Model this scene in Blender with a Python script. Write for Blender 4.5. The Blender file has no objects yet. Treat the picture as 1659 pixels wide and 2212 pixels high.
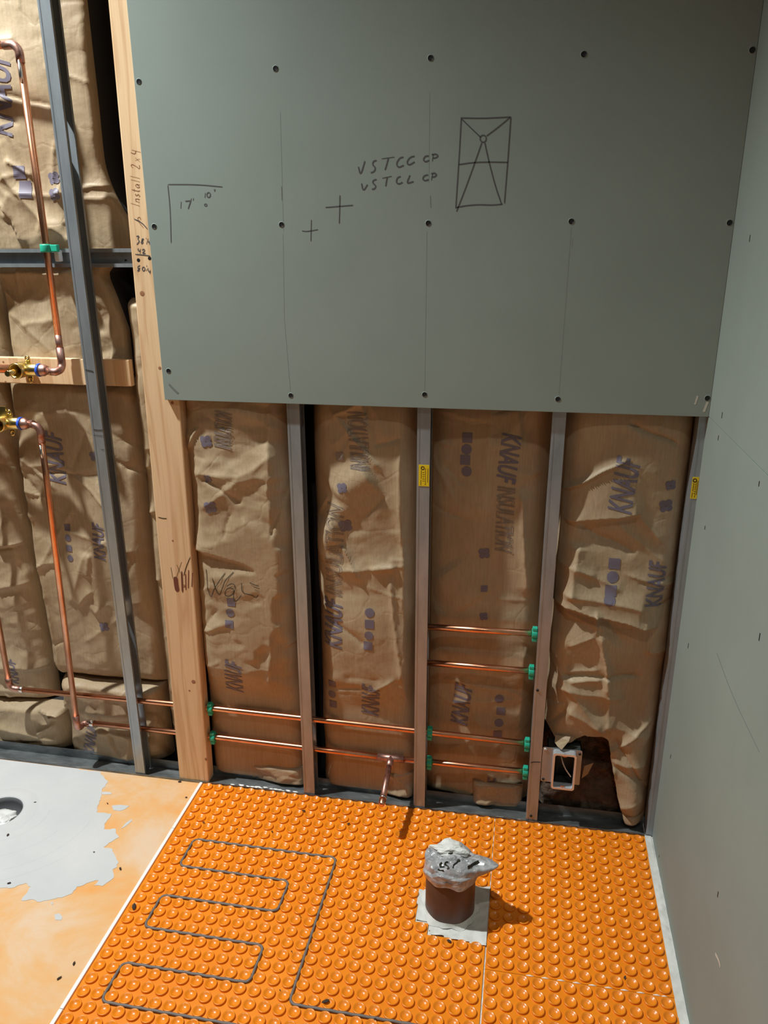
import bpy, bmesh, math, random
import numpy as np
from mathutils import Vector, Matrix

S = bpy.context.scene
COL = S.collection

# ------------------------------------------------------------------ camera
# room axes: X right along the back wall (0 = right wall), Y into the wall (0 = stud faces), Z up
IW, IH, FPX = 1659.0, 2212.0, 1689.3
CP = np.array([-0.38285, -1.74299, 1.45652])
YAW, PITCH, ROLL = 0.18179, -0.32959, 0.0046
def _rot(a, b, c):
    Rz = np.array([[math.cos(a), -math.sin(a), 0], [math.sin(a), math.cos(a), 0], [0, 0, 1]])
    Rx = np.array([[1, 0, 0], [0, math.cos(b), -math.sin(b)], [0, math.sin(b), math.cos(b)]])
    Ry = np.array([[math.cos(c), 0, math.sin(c)], [0, 1, 0], [-math.sin(c), 0, math.cos(c)]])
    return Rz @ Rx @ Ry
RM = _rot(YAW, PITCH, ROLL)
cam = bpy.data.cameras.new('camera')
cam.sensor_fit = 'HORIZONTAL'; cam.sensor_width = 36.0; cam.lens = FPX / IW * 36.0; cam.clip_start = 0.02
camo = bpy.data.objects.new('camera', cam); COL.objects.link(camo)
r_, f_, u_ = RM[:, 0], RM[:, 1], RM[:, 2]
camo.matrix_world = Matrix(((r_[0], u_[0], -f_[0], CP[0]), (r_[1], u_[1], -f_[1], CP[1]),
                            (r_[2], u_[2], -f_[2], CP[2]), (0, 0, 0, 1)))
S.camera = camo

def at(u, v, axis, val):
    """point of the plane (axis = val) seen at a photo pixel"""
    d = RM @ np.array([(u - IW / 2) / FPX, 1.0, -(v - IH / 2) / FPX])
    t = (val - CP[axis]) / d[axis]
    return CP + t * d

# ------------------------------------------------------------------ world, lights, exposure
w = bpy.data.worlds.new('world'); S.world = w; w.use_nodes = True
w.node_tree.nodes['Background'].inputs[0].default_value = (0.95, 0.98, 1.0, 1)
w.node_tree.nodes['Background'].inputs[1].default_value = 0.012

def spot(name, loc, target, energy, col, size, radius, blend=1.0):
    l = bpy.data.lights.new(name, 'SPOT'); l.energy = energy; l.color = col
    l.spot_size = math.radians(size); l.spot_blend = blend; l.shadow_soft_size = radius
    o = bpy.data.objects.new(name, l); COL.objects.link(o)
    o.location = loc
    o.rotation_euler = (Vector(target) - Vector(loc)).to_track_quat('-Z', 'Y').to_euler()
    return o
CAN = (-2.05, -0.46, 2.98)
spot('shower_can_light', CAN, (-1.45, -0.85, 0.0), 400.0, (0.95, 1.0, 0.985), 115, 0.035)
spot('room_can_light', (-0.55, -1.55, 2.98), (-0.50, -1.0, 0.0), 32.0, (1.0, 0.95, 0.87), 105, 0.05)

S.view_settings.view_transform = 'Standard'
S.view_settings.look = 'None'
S.view_settings.gamma = 1.0
S.view_settings.use_curve_mapping = False
S.view_settings.exposure = 0.0

# ------------------------------------------------------------------ helpers
rnd = random.Random(7)

def link_mesh(name, verts, faces, mat=None, parent=None, smooth=False):
    me = bpy.data.meshes.new(name)
    me.from_pydata([tuple(map(float, v)) for v in verts], [], faces)
    me.update()
    if smooth:
        me.polygons.foreach_set('use_smooth', [True] * len(me.polygons))
    o = bpy.data.objects.new(name, me); COL.objects.link(o)
    if mat: me.materials.append(mat)
    if parent: o.parent = parent
    return o

def from_bm(name, bm, mat=None, parent=None, smooth=False):
    me = bpy.data.meshes.new(name)
    bmesh.ops.recalc_face_normals(bm, faces=bm.faces)
    bm.to_mesh(me); bm.free()
    if smooth:
        me.polygons.foreach_set('use_smooth', [True] * len(me.polygons))
    o = bpy.data.objects.new(name, me); COL.objects.link(o)
    if mat: me.materials.append(mat)
    if parent: o.parent = parent
    return o

def tag(o, label=None, cat=None, group=None, kind=None):
    if label: o['label'] = label
    if cat: o['category'] = cat
    if group: o['group'] = group
    if kind: o['kind'] = kind
    return o

def thing(name, loc, label, cat, group=None):
    o = bpy.data.objects.new(name, None); COL.objects.link(o)
    o.empty_display_size = 0.05
    o.location = loc
    return tag(o, label, cat, group)

def keep(o, parent):
    """parent while keeping world coordinates (parents are unrotated empties or meshes)"""
    o.parent = parent
    o.matrix_parent_inverse = Matrix.Translation(-Vector(parent.location))
    return o

def bm_box(bm, lo, hi, bevel=0.0):
    x0, y0, z0 = lo; x1, y1, z1 = hi
    vs = [bm.verts.new(p) for p in ((x0, y0, z0), (x1, y0, z0), (x1, y1, z0), (x0, y1, z0),
                                    (x0, y0, z1), (x1, y0, z1), (x1, y1, z1), (x0, y1, z1))]
    fs = [bm.faces.new([vs[i] for i in f]) for f in ((3, 2, 1, 0), (4, 5, 6, 7), (0, 1, 5, 4), (1, 2, 6, 5), (2, 3, 7, 6), (3, 0, 4, 7))]
    if bevel > 0:
        es = list({e for f in fs for e in f.edges})
        bmesh.ops.bevel(bm, geom=es, offset=bevel, segments=2, affect='EDGES', profile=0.6)

def box(name, lo, hi, mat, parent=None, bevel=0.0):
    bm = bmesh.new(); bm_box(bm, lo, hi, bevel)
    o = from_bm(name, bm, mat)
    if parent: keep(o, parent)
    return o

def smooth_path(pts, it=2):
    P = [np.array(p, float) for p in pts]
    for _ in range(it):
        if len(P) < 3: return P
        Q = [P[0]]
        for a, b in zip(P[:-1], P[1:]):
            Q += [a * .75 + b * .25, a * .25 + b * .75]
        Q.append(P[-1]); P = Q
    return P

def tube_bm(bm, pts, r, seg=12, cap=True):
    P = [Vector(p) for p in pts]
    rings = []; up = None
    for i, p in enumerate(P):
        d = (P[min(i + 1, len(P) - 1)] - P[max(i - 1, 0)]).normalized()
        if up is None:
            up = Vector((0, 0, 1)) if abs(d.z) < .9 else Vector((0, 1, 0))
        a = d.cross(up).normalized(); up = a.cross(d).normalized()
        rr = r[i] if isinstance(r, (list, tuple)) else r
        rings.append([bm.verts.new(p + (a * math.cos(2 * math.pi * k / seg) + up * math.sin(2 * math.pi * k / seg)) * rr) for k in range(seg)])
    for A, B in zip(rings[:-1], rings[1:]):
        for k in range(seg):
            bm.faces.new((A[k], A[(k + 1) % seg], B[(k + 1) % seg], B[k]))
    if cap:
        bm.faces.new(rings[0][::-1]); bm.faces.new(rings[-1])

def tube(name, pts, r, mat, parent=None, seg=12):
    bm = bmesh.new(); tube_bm(bm, pts, r, seg)
    o = from_bm(name, bm, mat, smooth=True)
    o.data.polygons.foreach_set('use_smooth', [len(p.vertices) == 4 for p in o.data.polygons])
    if parent: keep(o, parent)
    return o

def lathe(name, prof, centre, mat, parent=None, seg=24, axis='Z'):
    vs, fs = [], []
    for (r, h) in prof:
        for k in range(seg):
            a = 2 * math.pi * k / seg
            c, s = r * math.cos(a), r * math.sin(a)
            p = {'Z': (c, s, h), 'Y': (c, h, s), 'X': (h, c, s)}[axis]
            vs.append((p[0] + centre[0], p[1] + centre[1], p[2] + centre[2]))
    for i in range(len(prof) - 1):
        for k in range(seg):
            a, b = i * seg + k, i * seg + (k + 1) % seg
            fs.append((a, b, b + seg, a + seg))
    o = link_mesh(name, vs, fs, mat, smooth=True)
    bm = bmesh.new(); bm.from_mesh(o.data)
    bmesh.ops.remove_doubles(bm, verts=bm.verts, dist=1e-5)
    bmesh.ops.recalc_face_normals(bm, faces=bm.faces); bm.to_mesh(o.data); bm.free()
    if parent: keep(o, parent)
    return o

def ribbon_mesh(name, pts3, width, normal, mat, parent=None, taper=True):
    """flat pencil / marker stroke lying on a surface"""
    P = [Vector(p) for p in pts3]; n = Vector(normal)
    vs, fs = [], []
    for i, p in enumerate(P):
        d = (P[min(i + 1, len(P) - 1)] - P[max(i - 1, 0)])
        d = d.normalized() if d.length > 1e-9 else Vector((1, 0, 0))
        s = d.cross(n).normalized() * width * .5
        if taper and i in (0, len(P) - 1): s *= .5
        vs += [p + s, p - s]
    for i in range(len(P) - 1):
        fs.append((2 * i, 2 * i + 1, 2 * i + 3, 2 * i + 2))
    return vs, fs

def strokes(name, polys, width, normal, mat, parent, it=2):
    V, F = [], []
    for pts in polys:
        v, f = ribbon_mesh(name, smooth_path(pts, it), width, normal, mat)
        k = len(V); V += v; F += [tuple(i + k for i in q) for q in f]
    o = link_mesh(name, V, F, mat)
    return keep(o, parent)

# ------------------------------------------------------------------ materials
def mat(name, col, rough=.6, metal=0.0, spec=.5):
    m = bpy.data.materials.new(name); m.use_nodes = True
    b = m.node_tree.nodes['Principled BSDF']
    b.inputs['Base Color'].default_value = (*col, 1)
    b.inputs['Roughness'].default_value = rough
    b.inputs['Metallic'].default_value = metal
    b.inputs['Specular IOR Level'].default_value = spec
    return m

def nt(m): return m.node_tree.nodes, m.node_tree.links, m.node_tree.nodes['Principled BSDF']

def noise_col(m, stops, scale=(1, 1, 1), nscale=10, detail=6, rough=.6, dist=0.0, fac_rng=(.3, .7)):
    N, L, b = nt(m)
    tc = N.new('ShaderNodeTexCoord'); mp = N.new('ShaderNodeMapping'); mp.inputs['Scale'].default_value = scale
    nz = N.new('ShaderNodeTexNoise'); nz.inputs['Scale'].default_value = nscale; nz.inputs['Detail'].default_value = detail
    nz.inputs['Roughness'].default_value = rough; nz.inputs['Distortion'].default_value = dist
    cr = N.new('ShaderNodeValToRGB')
    els = cr.color_ramp.elements
    while len(els) < len(stops): els.new(.5)
    for e, (p, c) in zip(els, stops): e.position = p; e.color = (*c, 1)
    L.new(tc.outputs['Object'], mp.inputs[0]); L.new(mp.outputs[0], nz.inputs['Vector'])
    L.new(nz.outputs['Fac'], cr.inputs[0]); L.new(cr.outputs[0], b.inputs['Base Color'])
    return tc, mp, nz, cr

def add_bump(m, nscale, strength, dist, detail=4, scale=(1, 1, 1)):
    N, L, b = nt(m)
    tc = N.new('ShaderNodeTexCoord'); mp = N.new('ShaderNodeMapping'); mp.inputs['Scale'].default_value = scale
    nz = N.new('ShaderNodeTexNoise'); nz.inputs['Scale'].default_value = nscale; nz.inputs['Detail'].default_value = detail
    bp = N.new('ShaderNodeBump'); bp.inputs['Strength'].default_value = strength; bp.inputs['Distance'].default_value = dist
    L.new(tc.outputs['Object'], mp.inputs[0]); L.new(mp.outputs[0], nz.inputs['Vector'])
    L.new(nz.outputs['Fac'], bp.inputs['Height']); L.new(bp.outputs[0], b.inputs['Normal'])

M = {}
M['drywall'] = mat('green_drywall', (.40, .44, .41), .75, spec=.3)
noise_col(M['drywall'], [(.3, (.240, .288, .260)), (.7, (.270, .322, .291))], nscale=3, detail=8)
add_bump(M['drywall'], 900, .15, .0006)
M['board_edge'] = mat('gypsum_edge', (.55, .55, .52), .9)
M['joint'] = mat('dark_joint', (.05, .05, .045), .9)
M['pencil'] = mat('pencil_line', (.075, .075, .08), .7)
M['faint'] = mat('faint_pencil_smear', (.205, .24, .225), .8)
M['smudge'] = mat('scuff_mark', (.15, .17, .16), .8)
M['chalk'] = mat('torn_paper', (.55, .54, .47), .9)
M['screw'] = mat('black_screw', (.02, .02, .022), .45, .4)
M['steel'] = mat('galvanised_steel', (.60, .63, .67), .38, 0.55)
noise_col(M['steel'], [(.35, (.30, .335, .36)), (.65, (.39, .425, .455))], nscale=35, detail=6, scale=(1, 1, .25))
add_bump(M['steel'], 260, .12, .0004, scale=(1, 1, .3))
M['track'] = mat('dusty_track_steel', (.36, .39, .40), .5, 0.75)
noise_col(M['track'], [(.3, (.11, .12, .125)), (.6, (.26, .28, .285)), (.75, (.5, .52, .52))], nscale=14, detail=8, scale=(1, 3, 3))
M['zinc'] = mat('bright_zinc', (.72, .75, .78), .35, .55)
M['copper'] = mat('copper', (.78, .36, .20), .3, 1.0)
noise_col(M['copper'], [(.3, (.66, .27, .14)), (.7, (.86, .44, .27))], nscale=22, detail=7)
M['copper_dull'] = mat('heat_stained_copper', (.45, .24, .19), .42, .95)
noise_col(M['copper_dull'], [(.3, (.28, .13, .10)), (.5, (.52, .28, .22)), (.75, (.66, .47, .42))], nscale=55, detail=6)
M['solder'] = mat('solder', (.75, .74, .72), .28, 1.0)
M['brass'] = mat('brass', (.86, .66, .26), .27, 1.0)
M['blue'] = mat('blue_ring_plastic', (.03, .10, .62), .35)
M['green'] = mat('green_plastic_clip', (.02, .42, .27), .45)
M['yellow'] = mat('yellow_sticker', (.80, .58, .01), .5)
M['ink'] = mat('black_print', (.03, .025, .012), .6)
M['wire'] = mat('white_wire', (.62, .56, .48), .5)
M['dark'] = mat('dark_box_interior', (.05, .055, .05), .5, .3)
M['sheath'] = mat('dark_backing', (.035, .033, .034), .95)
M['floorcem'] = mat('white_thinset', (.62, .62, .58), .9)
noise_col(M['floorcem'], [(.3, (.60, .60, .56)), (.7, (.78, .78, .74))], nscale=30, detail=8)
add_bump(M['floorcem'], 120, .6, .002)
M['strip'] = mat('white_pvc_strip', (.88, .88, .86), .4)
M['cable'] = mat('grey_cable', (.17, .145, .135), .6)
M['chip'] = mat('dark_chip', (.045, .03, .022), .9)
M['iron'] = mat('brown_cast_pipe', (.085, .042, .028), .48, .0)
noise_col(M['iron'], [(.3, (.065, .032, .022)), (.7, (.12, .062, .042))], nscale=18, detail=7)
M['ceiling'] = mat('ceiling_board', (.25, .25, .24), .9)
M['whitefoam'] = mat('white_crumpled_plastic', (.74, .74, .70), .5)
add_bump(M['whitefoam'], 90, .5, .004)

# wood
m = M['wood'] = mat('pine_stud', (.68, .43, .25), .6, spec=.3)
N, L, b = nt(m)
tc = N.new('ShaderNodeTexCoord'); mp = N.new('ShaderNodeMapping'); mp.inputs['Scale'].default_value = (9, 9, .55)
nz = N.new('ShaderNodeTexNoise'); nz.inputs['Scale'].default_value = 2.2; nz.inputs['Detail'].default_value = 3; nz.inputs['Distortion'].default_value = .6
mul = N.new('ShaderNodeMath'); mul.operation = 'MULTIPLY'; mul.inputs[1].default_value = 9
fr = N.new('ShaderNodeMath'); fr.operation = 'PINGPONG'; fr.inputs[1].default_value = 1
cr = N.new('ShaderNodeValToRGB')
cr.color_ramp.elements[0].color = (.60, .36, .20, 1); cr.color_ramp.elements[0].position = 0
cr.color_ramp.elements[1].color = (.73, .48, .29, 1); cr.color_ramp.elements[1].position = .45
nz2 = N.new('ShaderNodeTexNoise'); nz2.inputs['Scale'].default_value = 40; nz2.inputs['Detail'].default_value = 4
mp2 = N.new('ShaderNodeMapping'); mp2.inputs['Scale'].default_value = (6, 6, .25)
mx = N.new('ShaderNodeMixRGB'); mx.blend_type = 'MULTIPLY'; mx.inputs[0].default_value = .2
L.new(tc.outputs['Object'], mp.inputs[0]); L.new(mp.outputs[0], nz.inputs['Vector']); L.new(nz.outputs['Fac'], mul.inputs[0])
L.new(mul.outputs[0], fr.inputs[0]); L.new(fr.outputs[0], cr.inputs[0])
L.new(tc.outputs['Object'], mp2.inputs[0]); L.new(mp2.outputs[0], nz2.inputs['Vector'])
L.new(cr.outputs[0], mx.inputs[1]); L.new(nz2.outputs['Fac'], mx.inputs[2]); L.new(mx.outputs[0], b.inputs['Base Color'])
cr.color_ramp.elements[0].color = (.72, .45, .24, 1); cr.color_ramp.elements[1].color = (.86, .60, .355, 1)
M['scorch'] = mat('scorch_mark', (.16, .05, .025), .8)
M['knot'] = mat('wood_knot', (.33, .15, .07), .7)

# kraft paper
m = M['kraft'] = mat('kraft_paper', (.44, .31, .19), .5, spec=.35)
tc, mp, nz, cr = noise_col(m, [(.25, (.34, .24, .145)), (.55, (.43, .325, .205)), (.8, (.52, .41, .28))], nscale=4, detail=9, rough=.65)
N, L, b = nt(m)
mp2 = N.new('ShaderNodeMapping'); mp2.inputs['Scale'].default_value = (1, 1, .06)
nz2 = N.new('ShaderNodeTexNoise'); nz2.inputs['Scale'].default_value = 260; nz2.inputs['Detail'].default_value = 3
mx = N.new('ShaderNodeMixRGB'); mx.blend_type = 'MULTIPLY'; mx.inputs[0].default_value = .35
cr2 = N.new('ShaderNodeValToRGB'); cr2.color_ramp.elements[0].position = .35; cr2.color_ramp.elements[0].color = (.7, .68, .66, 1); cr2.color_ramp.elements[1].position = .6
L.new(tc.outputs['Object'], mp2.inputs[0]); L.new(mp2.outputs[0], nz2.inputs['Vector']); L.new(nz2.outputs['Fac'], cr2.inputs[0])
L.new(cr.outputs[0], mx.inputs[1]); L.new(cr2.outputs[0], mx.inputs[2]); L.new(mx.outputs[0], b.inputs['Base Color'])
# fine crinkle relief of the paper
vo = N.new('ShaderNodeTexVoronoi'); vo.feature = 'DISTANCE_TO_EDGE'; vo.inputs['Scale'].default_value = 10
nz3 = N.new('ShaderNodeTexNoise'); nz3.inputs['Scale'].default_value = 9; nz3.inputs['Detail'].default_value = 6
mxv = N.new('ShaderNodeMixRGB'); mxv.inputs[0].default_value = .06
L.new(tc.outputs['Object'], mxv.inputs[1]); L.new(nz3.outputs['Color'], mxv.inputs[2]); L.new(mxv.outputs[0], vo.inputs['Vector'])
nz4 = N.new('ShaderNodeTexNoise'); nz4.inputs['Scale'].default_value = 16; nz4.inputs['Detail'].default_value = 8
L.new(tc.outputs['Object'], nz4.inputs['Vector']); L.new(tc.outputs['Object'], nz3.inputs['Vector'])
mn = N.new('ShaderNodeMath'); mn.operation = 'MINIMUM'; mn.inputs[1].default_value = .05
ad = N.new('ShaderNodeMath'); ad.operation = 'MULTIPLY_ADD'; ad.inputs[1].default_value = 2.2
L.new(vo.outputs['Distance'], mn.inputs[0]); L.new(mn.outputs[0], ad.inputs[0]); L.new(nz4.outputs['Fac'], ad.inputs[2])
bp = N.new('ShaderNodeBump'); bp.inputs['Strength'].default_value = .42; bp.inputs['Distance'].default_value = .007
L.new(ad.outputs[0], bp.inputs['Height']); L.new(bp.outputs[0], b.inputs['Normal'])
M['kraft_print'] = mat('blue_grey_print', (.155, .135, .178), .55)
M['kraft_line'] = mat('grey_outline_print', (.25, .20, .17), .55)

M['wool'] = mat('brown_glass_wool', (.11, .072, .048), .95)
noise_col(M['wool'], [(.3, (.05, .034, .026)), (.55, (.12, .08, .055)), (.75, (.22, .16, .11))], nscale=26, detail=9)
add_bump(M['wool'], 70, 1.0, .012, detail=8)

# orange mat
m = M['mat'] = mat('orange_uncoupling_mat', (.84, .245, .012), .30, spec=.55)
noise_col(m, [(.3, (.81, .222, .007)), (.7, (.90, .278, .013))], nscale=6, detail=6)
# pale orange shower membrane
m = M['membrane'] = mat('pale_orange_membrane', (.83, .45, .2), .7, spec=.3)
noise_col(m, [(.34, (.80, .36, .10)), (.48, (.76, .44, .20)), (.62, (.74, .53, .36))], nscale=4.5, detail=10, rough=.65, dist=.4)
add_bump(m, 60, .25, .002)
m = M['thinset'] = mat('grey_thinset', (.60, .60, .60), .75, spec=.3)
noise_col(m, [(.3, (.54, .55, .55)), (.7, (.64, .63, .63))], nscale=4, detail=8)
add_bump(m, 26, .4, .003, detail=6)
# clear plastic bag with black print
m = M['bag'] = mat('clear_plastic_bag', (.42, .42, .43), .22, spec=.7)
N, L, b = nt(m)
tc = N.new('ShaderNodeTexCoord'); vz = N.new('ShaderNodeTexNoise'); vz.inputs['Scale'].default_value = 46; vz.inputs['Detail'].default_value = 1; vz.inputs['Distortion'].default_value = 2.0
cr = N.new('ShaderNodeValToRGB'); cr.color_ramp.elements[0].position = .35; cr.color_ramp.elements[0].color = (.26, .26, .27, 1)
cr.color_ramp.elements[1].position = .65; cr.color_ramp.elements[1].color = (.44, .44, .45, 1)
L.new(tc.outputs['Object'], vz.inputs['Vector']); L.new(vz.outputs['Fac'], cr.inputs[0]); L.new(cr.outputs[0], b.inputs['Base Color'])
M['drainbag'] = mat('white_bag', (.75, .75, .74), .35)
M['drain_dark'] = mat('grey_drain_plastic', (.13, .135, .14), .5)

# ------------------------------------------------------------------ the setting
ZB = 1.1076                # lower edge of the drywall
XS, XM = -1.2366, -0.4042  # white strip, seam between the mats
TH = 0.0127
bm = bmesh.new()
bm_box(bm, (XS, -2.6, -.05), (0.02, 0.05, -.0012))
bm_box(bm, (-3.0, -2.6, -.12), (XS, 0.05, -.075))
floor = tag(from_bm('floor', bm, M['floorcem']), kind='structure')
o = box('ceiling', (-3.0, -2.6, 3.02), (0.03, 0.26, 3.04), M['ceiling']); tag(o, kind='structure')
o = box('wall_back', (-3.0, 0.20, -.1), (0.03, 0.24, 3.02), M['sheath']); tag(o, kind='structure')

# right wall: a backing and two drywall panels with an open joint between them
wr = box('wall_right', (0.0135, -2.6, -.05), (0.03, 0.20, 3.02), M['joint']); tag(wr, kind='structure')
box('drywall_panel', (0.0, -2.6, 0.002), (0.0134, 0.0, ZB - .0008), M['drywall'], wr, .0006)
box('drywall_panel', (0.0, -2.6, ZB + .0008), (0.0134, 0.0, 3.019), M['drywall'], wr, .0006)
# nail nicks on the right wall
for (u, v, ln) in [(1560, 897, .012), (1552, 946, .010), (1640, 1045, .009), (1620, 515, .012), (1523, 1140, .008), (1487, 1395, .012),
                   (1449, 1634, .010), (1641, 1376, .013), (1551, 1932, .012), (1424, 1850, .006)]:
    p = at(u, v, 0, 0.0)
    box('nail_head', (-.0006, p[1] - .0016, p[2] - ln * .5), (.0004, p[1] + .0016, p[2] + ln * .5), M['screw'], wr, .0003)
strokes('scuff', [[at(u, v, 0, -.0004) for u, v in [(1545, 2060), (1553, 2075), (1556, 2090)]]], .006, (-1, 0, 0), M['chalk'], wr)
strokes('scuff', [[at(u, v, 0, -.0004) for u, v in [(1548, 1410), (1580, 1500), (1640, 1625)]]], .0016, (-1, 0, 0), M['faint'], wr)

# green drywall on the back wall
XD = at(357, 866, 1, -TH)[0] - .001
dz = box('wall_back_drywall', (XD, -TH, ZB), (-.0004, -.0002, 3.019), M['drywall'], None, .0007); tag(dz, kind='structure')
dz.name = 'wall_back.001'
YD = -TH - .0003
def dw(pts): return [at(u, v, 1, YD) for u, v in pts]
def c2(pts): return dw([(330 + a / 2.07375, 220 + b / 2.07375) for a, b in pts])
def ell(cx, cy, rx, ry, n=14): return [(cx + rx * math.cos(2 * math.pi * k / n), cy + ry * math.sin(2 * math.pi * k / n)) for k in range(n + 1)]
FN = (0, -1, 0)
strokes('corner_mark', [c2(p) for p in ([(68, 370), (200, 370), (312, 381)], [(67, 372), (78, 480), (82, 632)])], .0021, FN, M['pencil'], dz)
strokes('number_seventeen', [c2(p) for p in ([(127, 447), (125, 478)], [(145, 445), (158, 444), (170, 443), (168, 450), (158, 480)], [(172, 432), (171, 443)], [(182, 431), (181, 442)])], .0026, FN, M['pencil'], dz, 1)
strokes('number_ten', [c2(p) for p in ([(235, 408), (233, 430)], ell(250, 417, 8, 11), [(274, 392), (277, 402)], [(279, 390), (278, 400)])], .0024, FN, M['pencil'], dz, 1)
strokes('small_circle', [c2(ell(237, 462, 6, 5))], .0018, FN, M['pencil'], dz, 1)
strokes('cross_mark', [c2(p) for p in ([(773, 473), (835, 468), (897, 463)], [(838, 418), (837, 480), (835, 545)])], .0022, FN, M['pencil'], dz)
strokes('cross_mark', [c2(p) for p in ([(668, 578), (690, 581), (740, 572)], [(710, 528), (709, 575), (708, 624)])], .0018, FN, M['pencil'], dz)
L1 = ([(921, 290), (930, 333), (950, 265)], [(1002, 262), (987, 266), (984, 282), (998, 295), (992, 312), (976, 318)], [(1025, 255), (1082, 247)],
      [(1055, 252), (1048, 280), (1040, 305)], [(1122, 247), (1104, 252), (1090, 278), (1100, 295), (1124, 284)],
      [(1172, 243), (1152, 248), (1137, 270), (1146, 285), (1173, 269)], [(1236, 242), (1220, 243), (1211, 258), (1220, 270), (1238, 262)],
      [(1256, 235), (1252, 266)], [(1249, 237), (1268, 233), (1279, 242), (1268, 251), (1254, 252)])
L2 = ([(935, 365), (942, 402), (962, 370)], [(1002, 347), (986, 352), (985, 364), (1000, 376), (994, 390), (981, 391)], [(1028, 342), (1070, 333)],
      [(1050, 338), (1046, 358), (1043, 378)], [(1110, 334), (1094, 340), (1090, 362), (1103, 369), (1119, 360)], [(1152, 328), (1137, 365), (1152, 362), (1168, 357)],
      [(1233, 327), (1216, 330), (1208, 345), (1218, 354), (1236, 348)], [(1253, 322), (1248, 351)], [(1247, 322), (1264, 318), (1272, 328), (1262, 336), (1250, 337)])
strokes('lettering', [c2(p) for p in L1], .0028, FN, M['pencil'], dz)
strokes('lettering', [c2(p) for p in L2], .0028, FN, M['pencil'], dz)
strokes('niche_sketch', [c2(p) for p in ([(1383, 72), (1480, 74), (1560, 70), (1602, 68)], [(1604, 66), (1597, 170), (1590, 270), (1575, 455)],
        [(1382, 68), (1376, 180), (1370, 280), (1357, 478)], [(1357, 474), (1400, 465), (1460, 460), (1520, 463), (1567, 458)],
        [(1370, 281), (1430, 272), (1500, 269), (1591, 271)], [(1383, 76), (1430, 122), (1468, 158)], [(1601, 69), (1550, 112), (1495, 153)],
        [(1474, 182), (1440, 280), (1400, 390), (1360, 492)], [(1487, 182), (1497, 230), (1510, 285), (1535, 380), (1562, 458)])], .0024, FN, M['pencil'], dz)
strokes('niche_sketch', [c2(ell(1480, 165, 14, 16))], .0024, FN, M['pencil'], dz, 1)
strokes('stud_line', [c2([(576, 378), (578, 440)]), c2([(1243, 420), (1245, 475)])], .0016, FN, M['smudge'], dz)
strokes('stud_line', [dw([(605, 240), (612, 500)]), dw([(611, 505), (614, 690)]), dw([(614, 690), (627, 845)]), dw([(928, 200), (926, 395)]), dw([(922, 500), (917, 845)]),
                      dw([(1234, 490), (1207, 852)]), dw([(1236, 515), (1235, 535)])], .0010, FN, M['faint'], dz)
strokes('scuff', [dw([(365, 830), (374, 840), (385, 850)])], .005, FN, M['smudge'], dz)
strokes('torn_paper', [dw([(1501, 874), (1505, 862), (1507, 855)])], .004, FN, M['chalk'], dz)
strokes('torn_paper', [dw([(1520, 890), (1526, 874), (1529, 868)])], .005, FN, M['chalk'], dz)

def screw_mesh():
    bm = bmesh.new()
    n = 14
    prof = [(.0066, .0005), (.0056, -.0002), (.0046, -.0004), (.0042, -.0001), (.0016, .0000), (0.0001, .0003)]
    rings = [[bm.verts.new((r * math.cos(2 * math.pi * k / n), y, r * math.sin(2 * math.pi * k / n))) for k in range(n)] for r, y in prof]
    for ri, (A, B) in enumerate(zip(rings[:-1], rings[1:])):
        for k in range(n):
            f = bm.faces.new((A[k], A[(k + 1) % n], B[(k + 1) % n], B[k])); f.material_index = 0 if ri < 1 else 1
    bmesh.ops.recalc_face_normals(bm, faces=bm.faces)
    me = bpy.data.meshes.new('screw'); bm.to_mesh(me); bm.free()
    me.materials.append(M['drywall']); me.materials.append(M['screw'])
    return me
SCR = screw_mesh()
SCREWS = [(300, 176), (595, 148), (930, 125), (1261, 117), (1625, 108), (333, 489), (608, 485), (925, 482), (1234, 478), (1576, 481),
          (364, 801), (628, 854), (917, 852), (1205, 862), (1528, 860)]
for (u, v) in SCREWS:
    o = bpy.data.objects.new('screw', SCR); COL.objects.link(o); o.location = Vector(at(u, v, 1, -TH)) + Vector((0, -.0005, 0))
    keep(o, dz)

# ------------------------------------------------------------------ framing
def steel_stud(label, xl, xr, z1, web='R', holes=(), z0=.002, lean=0.0):
    """C section, 41 mm deep, 31 mm wide; web on the right or the left"""
    t, D = .0009, .041
    e = thing('steel_stud', (xl, 0, z0), label, 'stud', 'steel wall studs')
    xw = (xr - t, xr) if web == 'R' else (xl, xl + t)
    xo = xl if web == 'R' else xr - t
    bm = bmesh.new(); bm_box(bm, (xl, 0, z0), (xr, t, z1), .0003); keep(from_bm('front_flange', bm, M['steel']), e)
    bm = bmesh.new()
    zs = [z0]
    for (a, c) in holes: zs += [a, c]
    zs.append(z1)
    for i in range(0, len(zs), 2):
        bm_box(bm, (xw[0], t, zs[i]), (xw[1], D - t, zs[i + 1]))
    for (a, c) in holes:
        bm_box(bm, (xw[0], t, a), (xw[1], .0095, c)); bm_box(bm, (xw[0], .0315, a), (xw[1], D - t, c))
    keep(from_bm('web', bm, M['steel']), e)
    bm = bmesh.new(); bm_box(bm, (xl, D - t, z0), (xr, D, z1)); bm_box(bm, (xo, D - .007, z0), (xo + t, D - t, z1)); keep(from_bm('back_flange', bm, M['steel']), e)
    bm = bmesh.new(); bm_box(bm, (xo, t, z0), (xo + t, .007, z1)); keep(from_bm('return_lip', bm, M['steel']), e)
    # rolled ribs on the face
    bm = bmesh.new()
    for xx in (xl + .0042, xl + .0058): bm_box(bm, (xx - .0004, -.0004, z0), (xx + .0004, .0002, z1))
    keep(from_bm('rolled_rib', bm, M['steel']), e)
    return e
ST = []
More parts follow.
